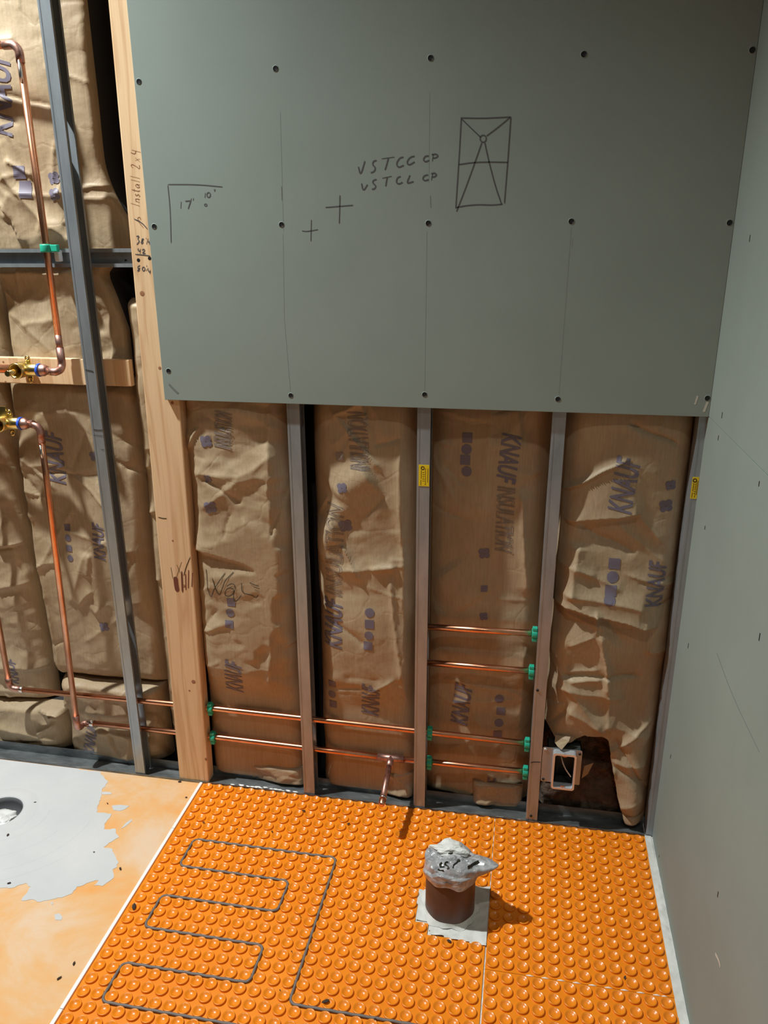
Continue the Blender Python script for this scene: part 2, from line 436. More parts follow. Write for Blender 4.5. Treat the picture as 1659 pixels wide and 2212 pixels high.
ST.append(steel_stud('bluish steel stud standing left of the wooden stud, in front of the copper risers', -1.4405, -1.4110, 3.01, 'L', ((.12, .26), (.487, .528), (1.66, 1.745))))
ST.append(steel_stud('steel stud between the wooden stud and the stud with the yellow sticker', -.9345, -.9035, ZB + .3, 'L', ((.118, .262), (.70, .78))))
ST.append(steel_stud('steel stud with a yellow sticker, left of the two upper pipe stubs', -.6250, -.5945, ZB + .3, 'L', ((.118, .262), (.425, .56))))
ST.append(steel_stud('steel stud with the electrical box fixed to its right side', -.3235, -.2940, ZB + .3, 'L', ((.118, .262), (.425, .56))))
ST.append(steel_stud('steel stud with a yellow sticker in the corner at the right wall', -.0165, .0132, ZB + .3, 'L'))
def sticker(st, xl, xr, z0, z1):
    o = box('sticker', (xl, -.0011, z0), (xr, -.0002, z1), M['yellow'], st); o['label'] = 'yellow sticker with black print'
    wd = xr - xl
    polys = []
    def L_(a, b, c, d): polys.append([(xl + wd * a, -.0013, z0 + (z1 - z0) * b), (xl + wd * c, -.0013, z0 + (z1 - z0) * d)])
    L_(.22, .05, .22, .30); L_(.25, .35, .25, .75)
    for k in range(7): L_(.62 + .04 * (k % 2), .06 + .115 * k, .62 + .04 * ((k + 1) % 2), .16 + .115 * k)
    L_(.86, .18, .86, .84)
    for k in range(5): L_(.36, .25 + .1 * k, .54, .25 + .1 * k)
    strokes('sticker_print', polys, .0022, FN, M['ink'], o, 0)
    k = len(polys); cx, cz = xl + wd * .38, z0 + (z1 - z0) * .85
    strokes('sticker_logo', [[(cx + .0036 * math.cos(a * .5), -.0013, cz + .0036 * math.sin(a * .5)) for a in range(14)]], .0022, FN, M['ink'], o, 0)
sticker(ST[2], -.6205, -.5955, .920, .9715)
sticker(ST[4], -.0140, -.0005, .9215, .971)
for (st, u, v) in [(ST[3], 1161, 1491), (ST[3], 1147, 1762)]:
    p = at(u, v, 1, 0); lathe('screw', [(.0001, -.002), (.0028, -.0017), (.0036, -.0004), (.0036, .0005)], (p[0], -.0006, p[2]), M['screw'], st, 10, 'Y')
# marker ticks on the left steel stud
strokes('marker_tick', [[at(u, v, 1, -.0008) for u, v in q] for q in ([(184, 799), (196, 801), (202, 803)], [(202, 928), (212, 930), (222, 929)], [(202, 940), (222, 942)], [(218, 971), (225, 972)])], .0022, FN, M['ink'], ST[0], 1)
strokes('cut_mark', [[at(u, v, 1, -.0008) for u, v in q] for q in ([(1146, 1648), (1155, 1646), (1168, 1647)],)], .0022, FN, M['chip'], ST[3], 1)

# wooden stud, a 2x4 fixed flat, leaning slightly
bm = bmesh.new()
bm_box(bm, (-.0445, 0.0, 0.002), (.0445, .038, 3.01), .003)
for v in bm.verts:
    z = v.co.z
    v.co.x += -1.2605 + (.0165 * min(z, 1.1) / 1.1) + max(0, z - 1.1) * .012
wood = from_bm('wooden_stud', bm, M['wood'])
tag(wood, 'pine stud fixed flat at the left edge of the green drywall, with handwriting', 'stud')
YW = -.0004
def wd(pts, ox, oy, sc): return [at(ox + a / sc, oy + c / sc, 1, YW) for a, c in pts]
W6 = lambda p: wd(p, 280, 380, 4.255)
strokes('handwriting', [W6(p) for p in ([(60, 555), (90, 550), (72, 580), (92, 600), (65, 632)], [(127, 575), (108, 585), (126, 610), (110, 626), (104, 608), (130, 578)],
        [(150, 568), (152, 580)], [(154, 627), (170, 575)], [(172, 595), (174, 615), (187, 612)], [(184, 590), (183, 634)],
        [(78, 664), (78, 690), (100, 690)], [(98, 668), (95, 714)], [(113, 682), (132, 670), (140, 688), (112, 712), (147, 712)],
        [(50, 720), (120, 726), (188, 735)], [(95, 820), (68, 842), (96, 862), (66, 882), (95, 842)], ell(128, 855, 12, 18),
        [(155, 820), (158, 836)], [(150, 872), (172, 845)], [(170, 858), (176, 884), (192, 880)], [(190, 862), (187, 902)], [(40, 395), (110, 428), (165, 490)])],
        .0022, FN, M['pencil'], wood, 1)
W1 = lambda p: wd([(1192 - 78 * h - .03 * t, 1762 - 48 * t - 20 * h) for t, h in p], 0, 0, 3.95)
INS = ([(.1, 0), (.2, 1)], [(.75, .5), (.75, 0)], [(.75, .3), (1.0, .5), (1.25, .4), (1.25, 0)], [(2.1, .45), (1.85, .5), (1.75, .35), (2.1, .2), (2.0, 0), (1.7, .05)],
       [(2.65, .9), (2.65, .1), (2.9, 0)], [(2.4, .6), (2.95, .6)], [(3.75, .45), (3.4, .45), (3.25, .2), (3.45, 0), (3.75, .2), (3.8, .45), (3.85, 0)],
       [(4.4, 1), (4.4, 0)], [(5.0, 1.05), (5.0, 0)], [(6.6, .75), (6.85, 1), (7.2, .85), (7.0, .4), (6.6, 0), (7.4, .05)],
       [(8.0, .5), (8.5, 0)], [(8.5, .5), (7.95, 0)], [(9.2, 1), (9.1, .5), (9.75, .45)], [(9.7, .9), (9.7, -.1)])
SLASH = ([(-2.5, .3), (-3.0, 0), (-3.6, -.4)], [(-2.6, 0), (-2.2, .3), (-1.8, .0), (-2.3, -.1)])
strokes('handwriting', [W1(p) for p in INS], .0015, FN, M['knot'], wood, 1)
strokes('pencil_flourish', [W1(p) for p in SLASH], .0015, FN, M['knot'], wood, 1)
W3 = lambda p: wd(p, 0, 1000, 3.456)
strokes('scorch_mark', [W3(p) for p in ([(1310, 850), (1314, 900), (1325, 962)],)], .0125, FN, M['scorch'], wood, 1)
strokes('scorch_mark', [W3(p) for p in ([(1356, 810), (1360, 900), (1363, 966)], [(1385, 830), (1388, 948)], [(1408, 800), (1406, 935)], [(1437, 820), (1432, 925)])], .0052, FN, M['scorch'], wood, 1)
strokes('pen_mark', [W3(p) for p in ([(1275, 780), (1290, 862)], [(1355, 740), (1318, 850)], [(1320, 760), (1345, 822)], [(1420, 702), (1388, 780), (1372, 842)], [(1180, 405), (1215, 415), (1245, 415)])], .0022, FN, M['ink'], wood, 1)
for (u, v, r) in [(299, 562, .0042), (323, 558, .0042), (307, 634, .006), (398, 1266, .0045), (418, 1473, .006), (409, 1492, .0028), (373, 1168, .0025), (445, 1640, .0045), (372, 870, .004), (345, 795, .004)]:
    p = at(u, v, 1, -.0003)
    lathe('knot', [(.0001, 0), (r * .6, -.0002), (r, .0001)], p, M['knot'] if v > 600 else M['screw'], wood, 10, 'Y')

# floor track
tr = thing('floor_track', (-1.5, .02, 0), 'grey steel track along the foot of the stud wall', 'track')
box('track_base', (-2.6, .0005, .0004), (-.019, .0425, .0016), M['track'], tr)
box('back_lip', (-2.6, .0425, .0004), (-.019, .0435, .030), M['track'], tr)
box('front_lip', (-2.6, -.0032, .0004), (-.019, -.0022, .0075), M['track'], tr)

# horizontal rail and wooden backing board of the left bay
rl = thing('steel_rail', (-1.5, .043, 1.43), 'horizontal steel rail crossing behind the left steel stud, carrying a green pipe clip', 'rail')
zr0, zr1 = 1.4085, 1.4505
box('rail_web', (-2.3, .0535, zr0), (-1.300, .0545, zr1), M['steel'], rl)
box('upper_flange', (-2.3, .0435, zr1 - .001), (-1.300, .0545, zr1), M['steel'], rl)
box('lower_flange', (-2.3, .0435, zr0), (-1.300, .0545, zr0 + .001), M['steel'], rl)
box('upper_lip', (-2.3, .0427, zr1 - .0085), (-1.300, .0436, zr1), M['steel'], rl)
box('lower_lip', (-2.3, .0427, zr0), (-1.300, .0436, zr0 + .0085), M['steel'], rl)
p = at(272, 563, 1, .053); lathe('screw', [(.0001, -.001), (.003, -.0008), (.003, .001)], (p[0], .0530, p[2]), M['screw'], rl, 10, 'Y')
bb = box('wooden_backing_board', (-2.3, .044, 1.1265), (-1.345, .063, 1.1915), M['wood'], None, .002)
tag(bb, 'horizontal pine board behind the upper brass valve', 'board')
for (u, v) in [(12, 825), (33, 806), (7, 782)]:
    p = at(u, v, 1, .0438); lathe('nail_hole', [(.0001, 0), (.002, -.0002), (.003, .0001)], (p[0], .0438, p[2]), M['knot'], bb, 8, 'Y')

# ------------------------------------------------------------------ insulation batts
def vnoise(x, z, seed, f):
    """smooth value noise"""
    rs = np.random.RandomState(seed); g = rs.rand(64, 64)
    X, Z = x * f + 100, z * f + 100
    xi, zi = np.floor(X).astype(int), np.floor(Z).astype(int)
    fx, fz = X - xi, Z - zi
    fx = fx * fx * (3 - 2 * fx); fz = fz * fz * (3 - 2 * fz)
    G = lambda a, c: g[a % 64, c % 64]
    return (G(xi, zi) * (1 - fx) + G(xi + 1, zi) * fx) * (1 - fz) + (G(xi, zi + 1) * (1 - fx) + G(xi + 1, zi + 1) * fx) * fz - .5

def crumple(x, z, seed, cell, jitter=.9):
    """faceted paper: piecewise-linear interpolation between random heights on a jittered triangle lattice"""
    rs = np.random.RandomState(seed)
    wx = x + cell * .30 * vnoise(x, z, seed + 1, .8 / cell); wz = z + cell * .30 * vnoise(x, z, seed + 2, .8 / cell)
    a = rs.rand() * 1.2
    X = (wx * math.cos(a) - wz * math.sin(a)) / cell + 50; Z = (wx * math.sin(a) + wz * math.cos(a)) / cell + 50
    g = rs.rand(128, 128)
    xi, zi = np.floor(X).astype(int), np.floor(Z).astype(int); fx, fz = X - xi, Z - zi
    G = lambda p, q: g[p % 128, q % 128]
    lo = G(xi, zi) + fx * (G(xi + 1, zi) - G(xi, zi)) + fz * (G(xi + 1, zi + 1) - G(xi + 1, zi))
    hi = G(xi, zi) + fz * (G(xi, zi + 1) - G(xi, zi)) + fx * (G(xi + 1, zi + 1) - G(xi, zi + 1))
    return np.where(fx > fz, lo, hi) - .5

def feat(x, z, p0, p1, amp, w, kind):
    ax, az, bx, bz = p0[0], p0[2], p1[0], p1[2]
    dx, dz_ = bx - ax, bz - az; ln = math.hypot(dx, dz_); dx /= ln; dz_ /= ln
    s = (x - ax) * dx + (z - az) * dz_; d = -(x - ax) * dz_ + (z - az) * dx
    s = s + 0; d = d + .006 * vnoise(x, z, int(abs(ax * 1e4)) % 997, 25)
    win = np.clip(np.minimum(s, ln - s) / (.12 * ln + .004) + 1, 0, 1)
    if kind == 'ridge': pr = np.exp(-np.abs(d) / w)
    elif kind == 'step': pr = np.where(d > 0, np.exp(-d / w), np.exp(d / .0035) )
    else: pr = np.exp(-(d / w) ** 2)
    return amp * win * pr

class Batt:
    def __init__(s, x0, x1, z0, z1, y0, bulge, seed, crum=.012, feats=(), edge=.05, mask=None, res=.0038, lean=0.0, extra=None, yedge=.1, vedge=.02, xr=None, low=False, ncr=26, cs=1.0):
        s.res = res
        nx, nz_ = max(8, int((x1 - x0) / res)), max(8, int((z1 - z0) / res))
        s.xs, s.zs = np.linspace(x0, x1, nx), np.linspace(z0, z1, nz_)
        X, Z = np.meshgrid(s.xs, s.zs, indexing='ij')
        u = np.minimum(X - x0, x1 - X) / edge; vv = np.minimum(Z - z0, z1 - Z) / vedge
        prof = lambda t: np.sqrt(np.clip(1 - (1 - np.clip(t, 0, 1)) ** 2, 0, 1))
        E = prof(u) * prof(vv)
        mid = np.sin(np.pi * np.clip((X - x0) / (x1 - x0), 0, 1)) ** .45
        h = bulge * mid + .010 * vnoise(X, Z, seed, 4.5) + .002 * vnoise(X, Z, seed + 5, 14)
        k = np.clip(.55 + 1.3 * vnoise(X, Z, seed + 9, 4), .15, 1.1)
        h = h + crum * crumple(X, Z, seed + 11, .13 * cs) * 1.1 + crum * k * crumple(X, Z, seed + 13, .055 * cs) * .8 + crum * k * .40 * crumple(X, Z, seed + 17, .024 * cs)
        for (a, c, amp, w_, kd) in feats: h = h + feat(X, Z, a, c, amp, w_, kd)
        rs = np.random.RandomState(seed + 77)
        for _ in range(int(ncr * (x1 - x0) * (z1 - z0) / .3)):
            cx, cz = x0 + rs.rand() * (x1 - x0), z0 + rs.rand() * (z1 - z0); a = rs.normal(0, .55) + (0 if rs.rand() < .6 else 1.3); ln = .025 + .10 * rs.rand() ** 2
            h = h + feat(X, Z, (cx - ln * math.cos(a), 0, cz - ln * math.sin(a)), (cx + ln * math.cos(a), 0, cz + ln * math.sin(a)), (.0025 + .006 * rs.rand()) * crum / .010 * (1 if rs.rand() < .7 else -1), .004 + .012 * rs.rand(), 'step' if rs.rand() < .5 else 'ridge')
        if extra is not None: h = h + extra(X, Z)
        if low:      # pressed back behind the low pipes
            t = np.clip((Z - .27) / .10, 0, 1); t = t * t * (3 - 2 * t)
            h = np.minimum(h, y0 - .033) * (1 - t) + h * t
            h = np.minimum(h, y0 + .004)
        s.Y = y0 - h * E + (1 - E) * yedge * .5
        s.X = X + lean * Z + .004 * vnoise(X * 0 + np.sign(X - (x0 + x1) / 2) * 3, Z, seed + 21, 9); s.Z = Z
        if xr is not None: s.X = x0 + (s.X - x0) * (xr(Z) - x0) / (x1 - x0)
        s.lean = lean; s.mask = mask; s.xr = xr
    def y(s, x, z):
        x = x - s.lean * z
        if s.xr is not None:
            a0, a1 = s.xs[0], s.xs[-1]; x = a0 + (x - a0) * (a1 - a0) / (float(s.xr(z)) - a0)
        i = np.clip((x - s.xs[0]) / (s.xs[-1] - s.xs[0]) * (len(s.xs) - 1), 0, len(s.xs) - 1.001)
        j = np.clip((z - s.zs[0]) / (s.zs[-1] - s.zs[0]) * (len(s.zs) - 1), 0, len(s.zs) - 1.001)
        a, c = int(i), int(j); fa, fc = i - a, j - c
        Y = s.Y
        return (Y[a, c] * (1 - fa) + Y[a + 1, c] * fa) * (1 - fc) + (Y[a, c + 1] * (1 - fa) + Y[a + 1, c + 1] * fa) * fc
    def build(s, name, label, cat='insulation', matl=None, back=True):
        nx, nz_ = s.X.shape
        idx = np.arange(nx * nz_).reshape(nx, nz_)
        V = np.stack([s.X, s.Y, s.Z], -1).reshape(-1, 3)
        Q = np.stack([idx[:-1, :-1], idx[1:, :-1], idx[1:, 1:], idx[:-1, 1:]], -1).reshape(-1, 4)
        if s.mask is not None:
            cx = V[Q].mean(1); keepq = ~s.mask(cx[:, 0], cx[:, 2]); Q = Q[keepq]
        me = bpy.data.meshes.new('kraft_facing')
        # the fill behind the paper: rim swept back to the sheathing
        rim = np.concatenate([idx[:, 0], idx[-1, 1:], idx[-2::-1, -1], idx[0, -2:0:-1]])
        nb = len(V); B = V[rim].copy(); B[:, 1] = .195
        V2 = np.concatenate([V, B]) if back and s.mask is None else V
        faces = Q.tolist()
        if back and s.mask is None:
            n = len(rim)
            faces += [[int(rim[i]), nb + i, nb + (i + 1) % n, int(rim[(i + 1) % n])] for i in range(n)]
        me.from_pydata(V2.tolist(), [], faces); me.update()
        me.polygons.foreach_set('use_smooth', [True] * len(me.polygons))
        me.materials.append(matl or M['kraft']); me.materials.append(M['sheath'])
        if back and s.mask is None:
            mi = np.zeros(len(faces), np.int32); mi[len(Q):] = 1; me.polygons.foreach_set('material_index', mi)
        if s.mask is not None:
            bm = bmesh.new(); bm.from_mesh(me)
            bmesh.ops.delete(bm, geom=[v for v in bm.verts if not v.link_faces], context='VERTS')
            for _ in range(6):
                mv = {}
                for v in bm.verts:
                    be = [ed for ed in v.link_edges if len(ed.link_faces) == 1]
                    if len(be) == 2: mv[v] = (be[0].other_vert(v).co + be[1].other_vert(v).co) * .25 + v.co * .5
                for v, c in mv.items(): v.co = c
            bm.to_mesh(me); bm.free()
        e = thing(name, (float(s.xs.mean()), .1, float(s.zs[0])), label, cat)
        o = bpy.data.objects.new('kraft_facing', me); COL.objects.link(o); keep(o, e)
        s.e = e; s.o = o
        return e

def conform(b, mesh, part, matl, off=.0011):
    """drape flat lettering over a batt"""
    bm = bmesh.new(); bm.from_mesh(mesh)
    bmesh.ops.triangulate(bm, faces=bm.faces)
    for _ in range(5):
        es = [e for e in bm.edges if e.calc_length() > .006]
        if not es: break
        bmesh.ops.subdivide_edges(bm, edges=es, cuts=1)
        bmesh.ops.triangulate(bm, faces=bm.faces)
    for v in bm.verts: v.co.y = b.y(v.co.x, v.co.z) - off
    for f in bm.faces:
        f.normal_update()
        if f.normal.y > 0: f.normal_flip()
    me = bpy.data.meshes.new(part); bm.to_mesh(me); bm.free(); me.materials.append(matl)
    o = bpy.data.objects.new(part, me); COL.objects.link(o); keep(o, b.e)
    return o

_txt = {}
def text_mesh(body, outline=False):
    key = (body, outline)
    if key not in _txt:
        cu = bpy.data.curves.new('t', 'FONT'); cu.body = body; cu.size = 1; cu.align_x = 'CENTER'; cu.align_y = 'CENTER'; cu.shear = .25
        cu.resolution_u = 3
        if not outline: cu.offset = .02
        to = bpy.data.objects.new('t', cu); COL.objects.link(to)
        dg = bpy.context.evaluated_depsgraph_get(); dg.update()
        me = bpy.data.meshes.new_from_object(to.evaluated_get(dg))
        bpy.data.objects.remove(to)
        _txt[key] = me
    return _txt[key]

def print_text(b, body, u0, v0, u1, v1, cap_px, matl='kraft_print', outline=False, part='lettering'):
    """word running from pixel (u0,v0) to (u1,v1) on the paper; cap height in pixels"""
    yb = float(np.median(b.Y))
    P0, P1 = at(u0, v0, 1, yb), at(u1, v1, 1, yb)
    me = text_mesh(body, outline).copy()
    co = np.array([v.co[:] for v in me.vertices])
    wdt = co[:, 0].max() - co[:, 0].min()
    ln = math.hypot(P1[0] - P0[0], P1[2] - P0[2]); sx = ln / wdt; sy = cap_px * .00118 / .70
    ang = math.atan2(P1[2] - P0[2], P1[0] - P0[0]); c = (P0 + P1) / 2
    ca, sa = math.cos(ang), math.sin(ang)
    for v in me.vertices:
        x, y = v.co.x * sx, v.co.y * sy
        v.co = (c[0] + x * ca - y * sa, yb, c[2] + x * sa + y * ca)
    if outline:
        # keep only the outline of the letters as thin ribbons
        bm = bmesh.new(); bm.from_mesh(me)
        V, F = [], []
        for e in bm.edges:
            if len(e.link_faces) == 1:
                vv, ff = ribbon_mesh('x', [e.verts[0].co, e.verts[1].co], .0016, (0, -1, 0), None, taper=False)
                k = len(V); V += vv; F += [tuple(i + k for i in q) for q in ff]
        bm.free(); me = bpy.data.meshes.new('x'); me.from_pydata(V, [], F)
    return conform(b, me, part, M[matl])

def print_shape(b, kind, u, v, px, matl='kraft_print'):
    yb = float(np.median(b.Y)); p = at(u, v, 1, yb); r = px * .00118 / 2
    if kind == 'square': pts = [(-r, -r), (r, -r), (r, r), (-r, r)]; polys = [pts]
    elif kind == 'circle': polys = [[(r * 1.05 * math.cos(a), r * 1.05 * math.sin(a)) for a in np.linspace(0, 2 * math.pi, 15)[:-1]]]
    elif kind == 'flower':
        polys = []
        for (cx, cz, q) in ((-.5, .3, .55), (.35, .45, .55), (.5, -.35, .5), (-.35, -.5, .5)):
            polys.append([(cx * r + q * r * math.cos(a), cz * r + q * r * math.sin(a)) for a in np.linspace(0, 2 * math.pi, 11)[:-1]])
    V, F = [], []
    for pl in polys:
        k = len(V); V += [(p[0] + a, yb, p[2] + c) for a, c in pl]; F.append(tuple(range(k, k + len(pl))))
    me = bpy.data.meshes.new('x'); me.from_pydata(V, [], F)
    return conform(b, me, 'printed_icon', M[matl])

def kr(u, v, y=.06): return at(u, v, 1, y)
K = lambda u0, v0, u1, v1, amp, w_, kd, y=.055: (kr(u0, v0, y), kr(u1, v1, y), amp, w_, kd)

# bay 1, right of the wooden stud
b1 = Batt(-1.222, -.935, .003, 1.42, .030, .026, 11, .011, [
    K(438, 1172, 606, 1216, .024, .07, 'step'), K(592, 890, 598, 1190, .009, .012, 'ridge'), K(612, 1180, 608, 1262, .016, .02, 'soft'),
    K(460, 1080, 590, 985, .008, .02, 'ridge'), K(445, 1015, 610, 1020, .007, .018, 'ridge'), K(470, 1240, 590, 1235, .014, .045, 'soft'),
    K(600, 1250, 592, 1500, .010, .012, 'ridge'), K(560, 1400, 575, 1300, .007, .012, 'ridge'), K(455, 1420, 590, 1428, .005, .012, 'ridge')], low=True)
b1.build('insulation_batt', 'kraft faced batt with scribbled handwriting, in the bay right of the wooden stud')
b2 = Batt(-.893, -.622, .003, 1.42, .044, .026, 22, .010, [
    K(690, 1270, 690, 1130, .014, .03, 'ridge'), K(870, 1000, 880, 1500, .012, .012, 'ridge'), K(745, 1225, 880, 1210, .008, .014, 'ridge'),
    K(740, 1060, 800, 1020, .016, .04, 'soft'), K(850, 1260, 870, 1440, .010, .010, 'ridge'), K(690, 1180, 745, 1090, .010, .03, 'soft')], low=True)
b2.build('insulation_batt', 'kraft faced batt printed with large letters, behind the copper tee and stub')
b3 = Batt(-.612, -.312, .003, 1.42, .072, .016, 33, .005, [
    K(1128, 1080, 1142, 1270, .014, .016, 'ridge'), K(1010, 1300, 960, 1240, .008, .06, 'soft'), K(1060, 900, 1040, 1100, .005, .02, 'ridge'),
    K(1000, 1725, 1060, 1680, .012, .02, 'ridge'), K(1120, 1560, 1135, 1420, .008, .012, 'ridge')], yedge=.09)
b3.build('insulation_batt', 'smooth kraft faced batt crossed by four copper pipes')
# bay 4: torn round the electrical box
TEAR = [at(u, v, 1, .04) for u, v in [(1175, 1560), (1215, 1602), (1240, 1590), (1262, 1575), (1290, 1580), (1312, 1585), (1320, 1640), (1330, 1700), (1345, 1760), (1352, 1830), (1130, 1830)]]
def in_poly(px, pz, poly):
    inside = np.zeros_like(px, bool); n = len(poly)
    for i in range(n):
        x0, z0, x1, z1 = poly[i][0], poly[i][2], poly[(i + 1) % n][0], poly[(i + 1) % n][2]
        c = ((z0 > pz) != (z1 > pz)) & (px < (x1 - x0) * (pz - z0) / ((z1 - z0) or 1e-9) + x0)
        inside ^= c
    return inside
b4 = Batt(-.302, -.004, .003, 1.42, .042, .026, 44, .014, [
    K(1190, 1290, 1390, 1340, .030, .05, 'step', .04), K(1190, 1400, 1300, 1350, .020, .05, 'soft', .03), K(1230, 1120, 1370, 1105, .015, .035, 'step', .04),
    K(1225, 1270, 1380, 1300, .018, .03, 'ridge', .04), K(1250, 1180, 1235, 1270, .014, .02, 'ridge', .04), K(1300, 1370, 1310, 1480, .014, .012, 'ridge', .03),
    K(1205, 1480, 1330, 1500, .012, .02, 'ridge', .03), K(1230, 1530, 1300, 1570, .016, .025, 'ridge', .03), K(1330, 1640, 1390, 1650, .012, .02, 'ridge', .03),
    K(1340, 1730, 1385, 1720, .012, .02, 'ridge', .03), K(1320, 1560, 1400, 1590, .012, .03, 'ridge', .03), K(1370, 1600, 1365, 1780, .016, .03, 'soft', .03)],
    mask=lambda x, z: in_poly(x + .004 * vnoise(x, z, 3, 60), z + .004 * vnoise(x, z, 4, 60), TEAR), res=.003)
b4.build('insulation_batt', 'crumpled torn kraft faced batt hanging above the electrical box in the corner bay')
bw = Batt(-.302, -.01, .002, .36, .105, .015, 55, .02, edge=.03, vedge=.01, res=.005, ncr=0, extra=lambda X, Z: .03 * vnoise(X, Z, 90, 22) + .012 * vnoise(X, Z, 91, 60) + .035 * np.clip(1 - Z / .12, 0, 1))
bw.build('glass_wool', 'exposed dark brown glass wool below the torn paper in the corner bay', matl=M['wool'])
bw.o.name = 'wool_fill'

# left bays
l1 = Batt(-1.735, -1.352, .250, 1.150, .090, .022, 61, .008, [
    K(45, 1000, 130, 1440, .016, .012, 'step', .08), K(230, 1060, 300, 1300, .010, .03, 'soft', .08), K(215, 1320, 240, 1300, .008, .02, 'ridge', .08), K(190, 1200, 160, 1290, .007, .015, 'ridge', .08)], vedge=.05)
l1.build('insulation_batt', 'long kraft faced batt behind the copper risers, below the pine board')
l0 = Batt(-2.25, -1.742, .150, 1.150, .094, .02, 62, .010, [K(0, 1270, 70, 1258, .012, .02, 'ridge', .08), K(0, 1180, 40, 1176, .014, .02, 'step', .08), K(0, 1440, 90, 1450, .012, .03, 'step', .08)])
l0.build('insulation_batt', 'kraft faced batt at the left edge of the picture, above the shower floor')
l2 = Batt(-1.356, -1.285, .003, 1.335, .066, .010, 63, .006, [K(275, 1110, 330, 1105, .012, .03, 'step', .06), K(320, 1250, 350, 1250, .010, .03, 'step', .06), K(285, 1010, 320, 1010, .010, .03, 'step', .06)], edge=.03)
l2.build('insulation_batt', 'narrow kraft faced batt strip beside the wooden stud on its left')
l3 = Batt(-1.690, -1.372, .003, .256, .068, .022, 64, .022, [K(110, 1470, 320, 1440, .012, .03, 'ridge', .06), K(190, 1540, 270, 1545, .012, .02, 'ridge', .05), K(120, 1560, 150, 1480, .012, .02, 'ridge', .05)], edge=.03)
l3.build('insulation_batt', 'short crumpled kraft faced batt low behind the two horizontal copper pipes')
l3b = Batt(-2.25, -1.690, .003, .150, .062, .02, 65, .022, [K(0, 1570, 120, 1600, .015, .02, 'ridge', .05)], edge=.03)
l3b.build('insulation_batt', 'low crumpled kraft paper at the left edge beside the floor track')
l4 = Batt(-1.688, -1.340, 1.150, 1.432, .085, .018, 66, .010, [K(0, 590, 250, 590, .018, .03, 'ridge', .08), K(60, 700, 130, 690, .006, .02, 'ridge', .08)], edge=.016, yedge=.03, xr=lambda z: -1.362 - .038 * np.clip((z - 1.26) / .12, 0, 1) + .03 * np.clip((z - 1.395) / .03, 0, 1))
l4.build('insulation_batt', 'kraft faced batt between the steel rail and the pine board')
l4b = Batt(-2.25, -1.692, 1.150, 1.432, .094, .018, 67, .010, edge=.03)
l4b.build('insulation_batt', 'kraft faced batt at the left edge between the steel rail and the pine board')
l5 = Batt(-1.92, -1.350, 1.432, 2.36, .100, .024, 68, .008, [
    K(0, 330, 100, 500, .016, .03, 'ridge', .08), K(60, 420, 240, 430, .008, .015, 'ridge', .08), K(0, 400, 40, 520, .016, .014, 'step', .08), K(90, 480, 140, 520, .014, .02, 'ridge', .08)],
    xr=lambda z: -1.384 + np.clip((1.66 - z) / .15, 0, 1) ** 2 * .052, edge=.016, yedge=.02)
l5.build('insulation_batt', 'tall kraft faced batt above the steel rail, behind the upper copper elbow')
l5b = Batt(-2.35, -1.925, 1.425, 2.36, .098, .02, 69, .008, edge=.03)
l5b.build('insulation_batt', 'kraft faced batt beyond the left edge above the steel rail')
l6 = Batt(-1.300, -1.24, 1.46, 1.78, .085, .004, 70, .004, edge=.02)
l6.build('insulation_batt', 'narrow kraft edge peeking out left of the wooden stud beside the handwriting')

# printed words and icons
print_text(b2, 'KNAUF', 722, 1400, 722, 1296, 42)
print_text(b2, 'INSULATION', 722, 1290, 728, 1090, 38, 'kraft_line', True)
print_text(b2, 'INSULATION', 782, 1015, 775, 890, 40, 'kraft_line', True)
for (k, u, v, s_) in [('square', 797, 1390, 20), ('circle', 799, 1368, 19), ('square', 800, 1344, 20), ('circle', 800, 1320, 20)]: print_shape(b2, k, u, v, s_)
print_shape(b2, 'flower', 742, 1050, 22); print_shape(b2, 'flower', 747, 1135, 28); print_shape(b2, 'flower', 735, 985, 20, 'kraft_line')
for (k, u, v) in [('square', 717, 1478), ('circle', 716, 1502), ('square', 718, 1524)]: print_shape(b2, k, u, v, 18)
print_text(b2, 'KNAUF', 800, 1550, 805, 1478, 40)
print_text(b1, 'KNAUF', 505, 1502, 512, 1424, 40)
for (k, u, v) in [('square', 503, 1296), ('circle', 501, 1319), ('square', 500, 1343)]: print_shape(b1, k, u, v, 19)
print_shape(b1, 'flower', 447, 952, 26); print_shape(b1, 'flower', 452, 1032, 18); print_shape(b1, 'flower', 458, 1093, 28)
print_text(b1, 'INSULATION', 485, 968, 488, 890, 38, 'kraft_line', True)
print_text(b3, 'KNAUF', 1105, 932, 1090, 1040, 38)
print_text(b3, 'INSULATION', 1092, 1048, 1085, 1190, 36, 'kraft_line', True)
for (k, u, v) in [('square', 1010, 945), ('circle', 1008, 970), ('square', 1005, 993), ('circle', 1008, 1018)]: print_shape(b3, k, u, v, 20)
print_text(b3, 'KNAUF', 992, 1568, 1005, 1478, 38)
for (k, u, v) in [('circle', 1079, 1508), ('square', 1082, 1535), ('circle', 1078, 1560), ('square', 1075, 1585)]: print_shape(b3, k, u, v, 19)
print_shape(b3, 'flower', 1046, 1195, 24); print_shape(b3, 'square', 1046, 1270, 14); print_shape(b3, 'flower', 1045, 1330, 18)
print_text(b3, 'KNAUF', 1060, 1752, 1072, 1680, 34)
print_text(b4, 'KNAUF', 1338, 1108, 1362, 990, 44)
print_text(b4, 'KNAUF', 1412, 1312, 1425, 1215, 34)
for (k, u, v) in [('square', 1327, 1217), ('circle', 1323, 1244), ('square', 1318, 1270), ('circle', 1315, 1288)]: print_shape(b4, k, u, v, 22)
print_shape(b4, 'flower', 1440, 1095, 26); print_shape(b4, 'flower', 1450, 1050, 20)
print_text(l5, 'KNAUF', 10, 300, 2, 115, 52)
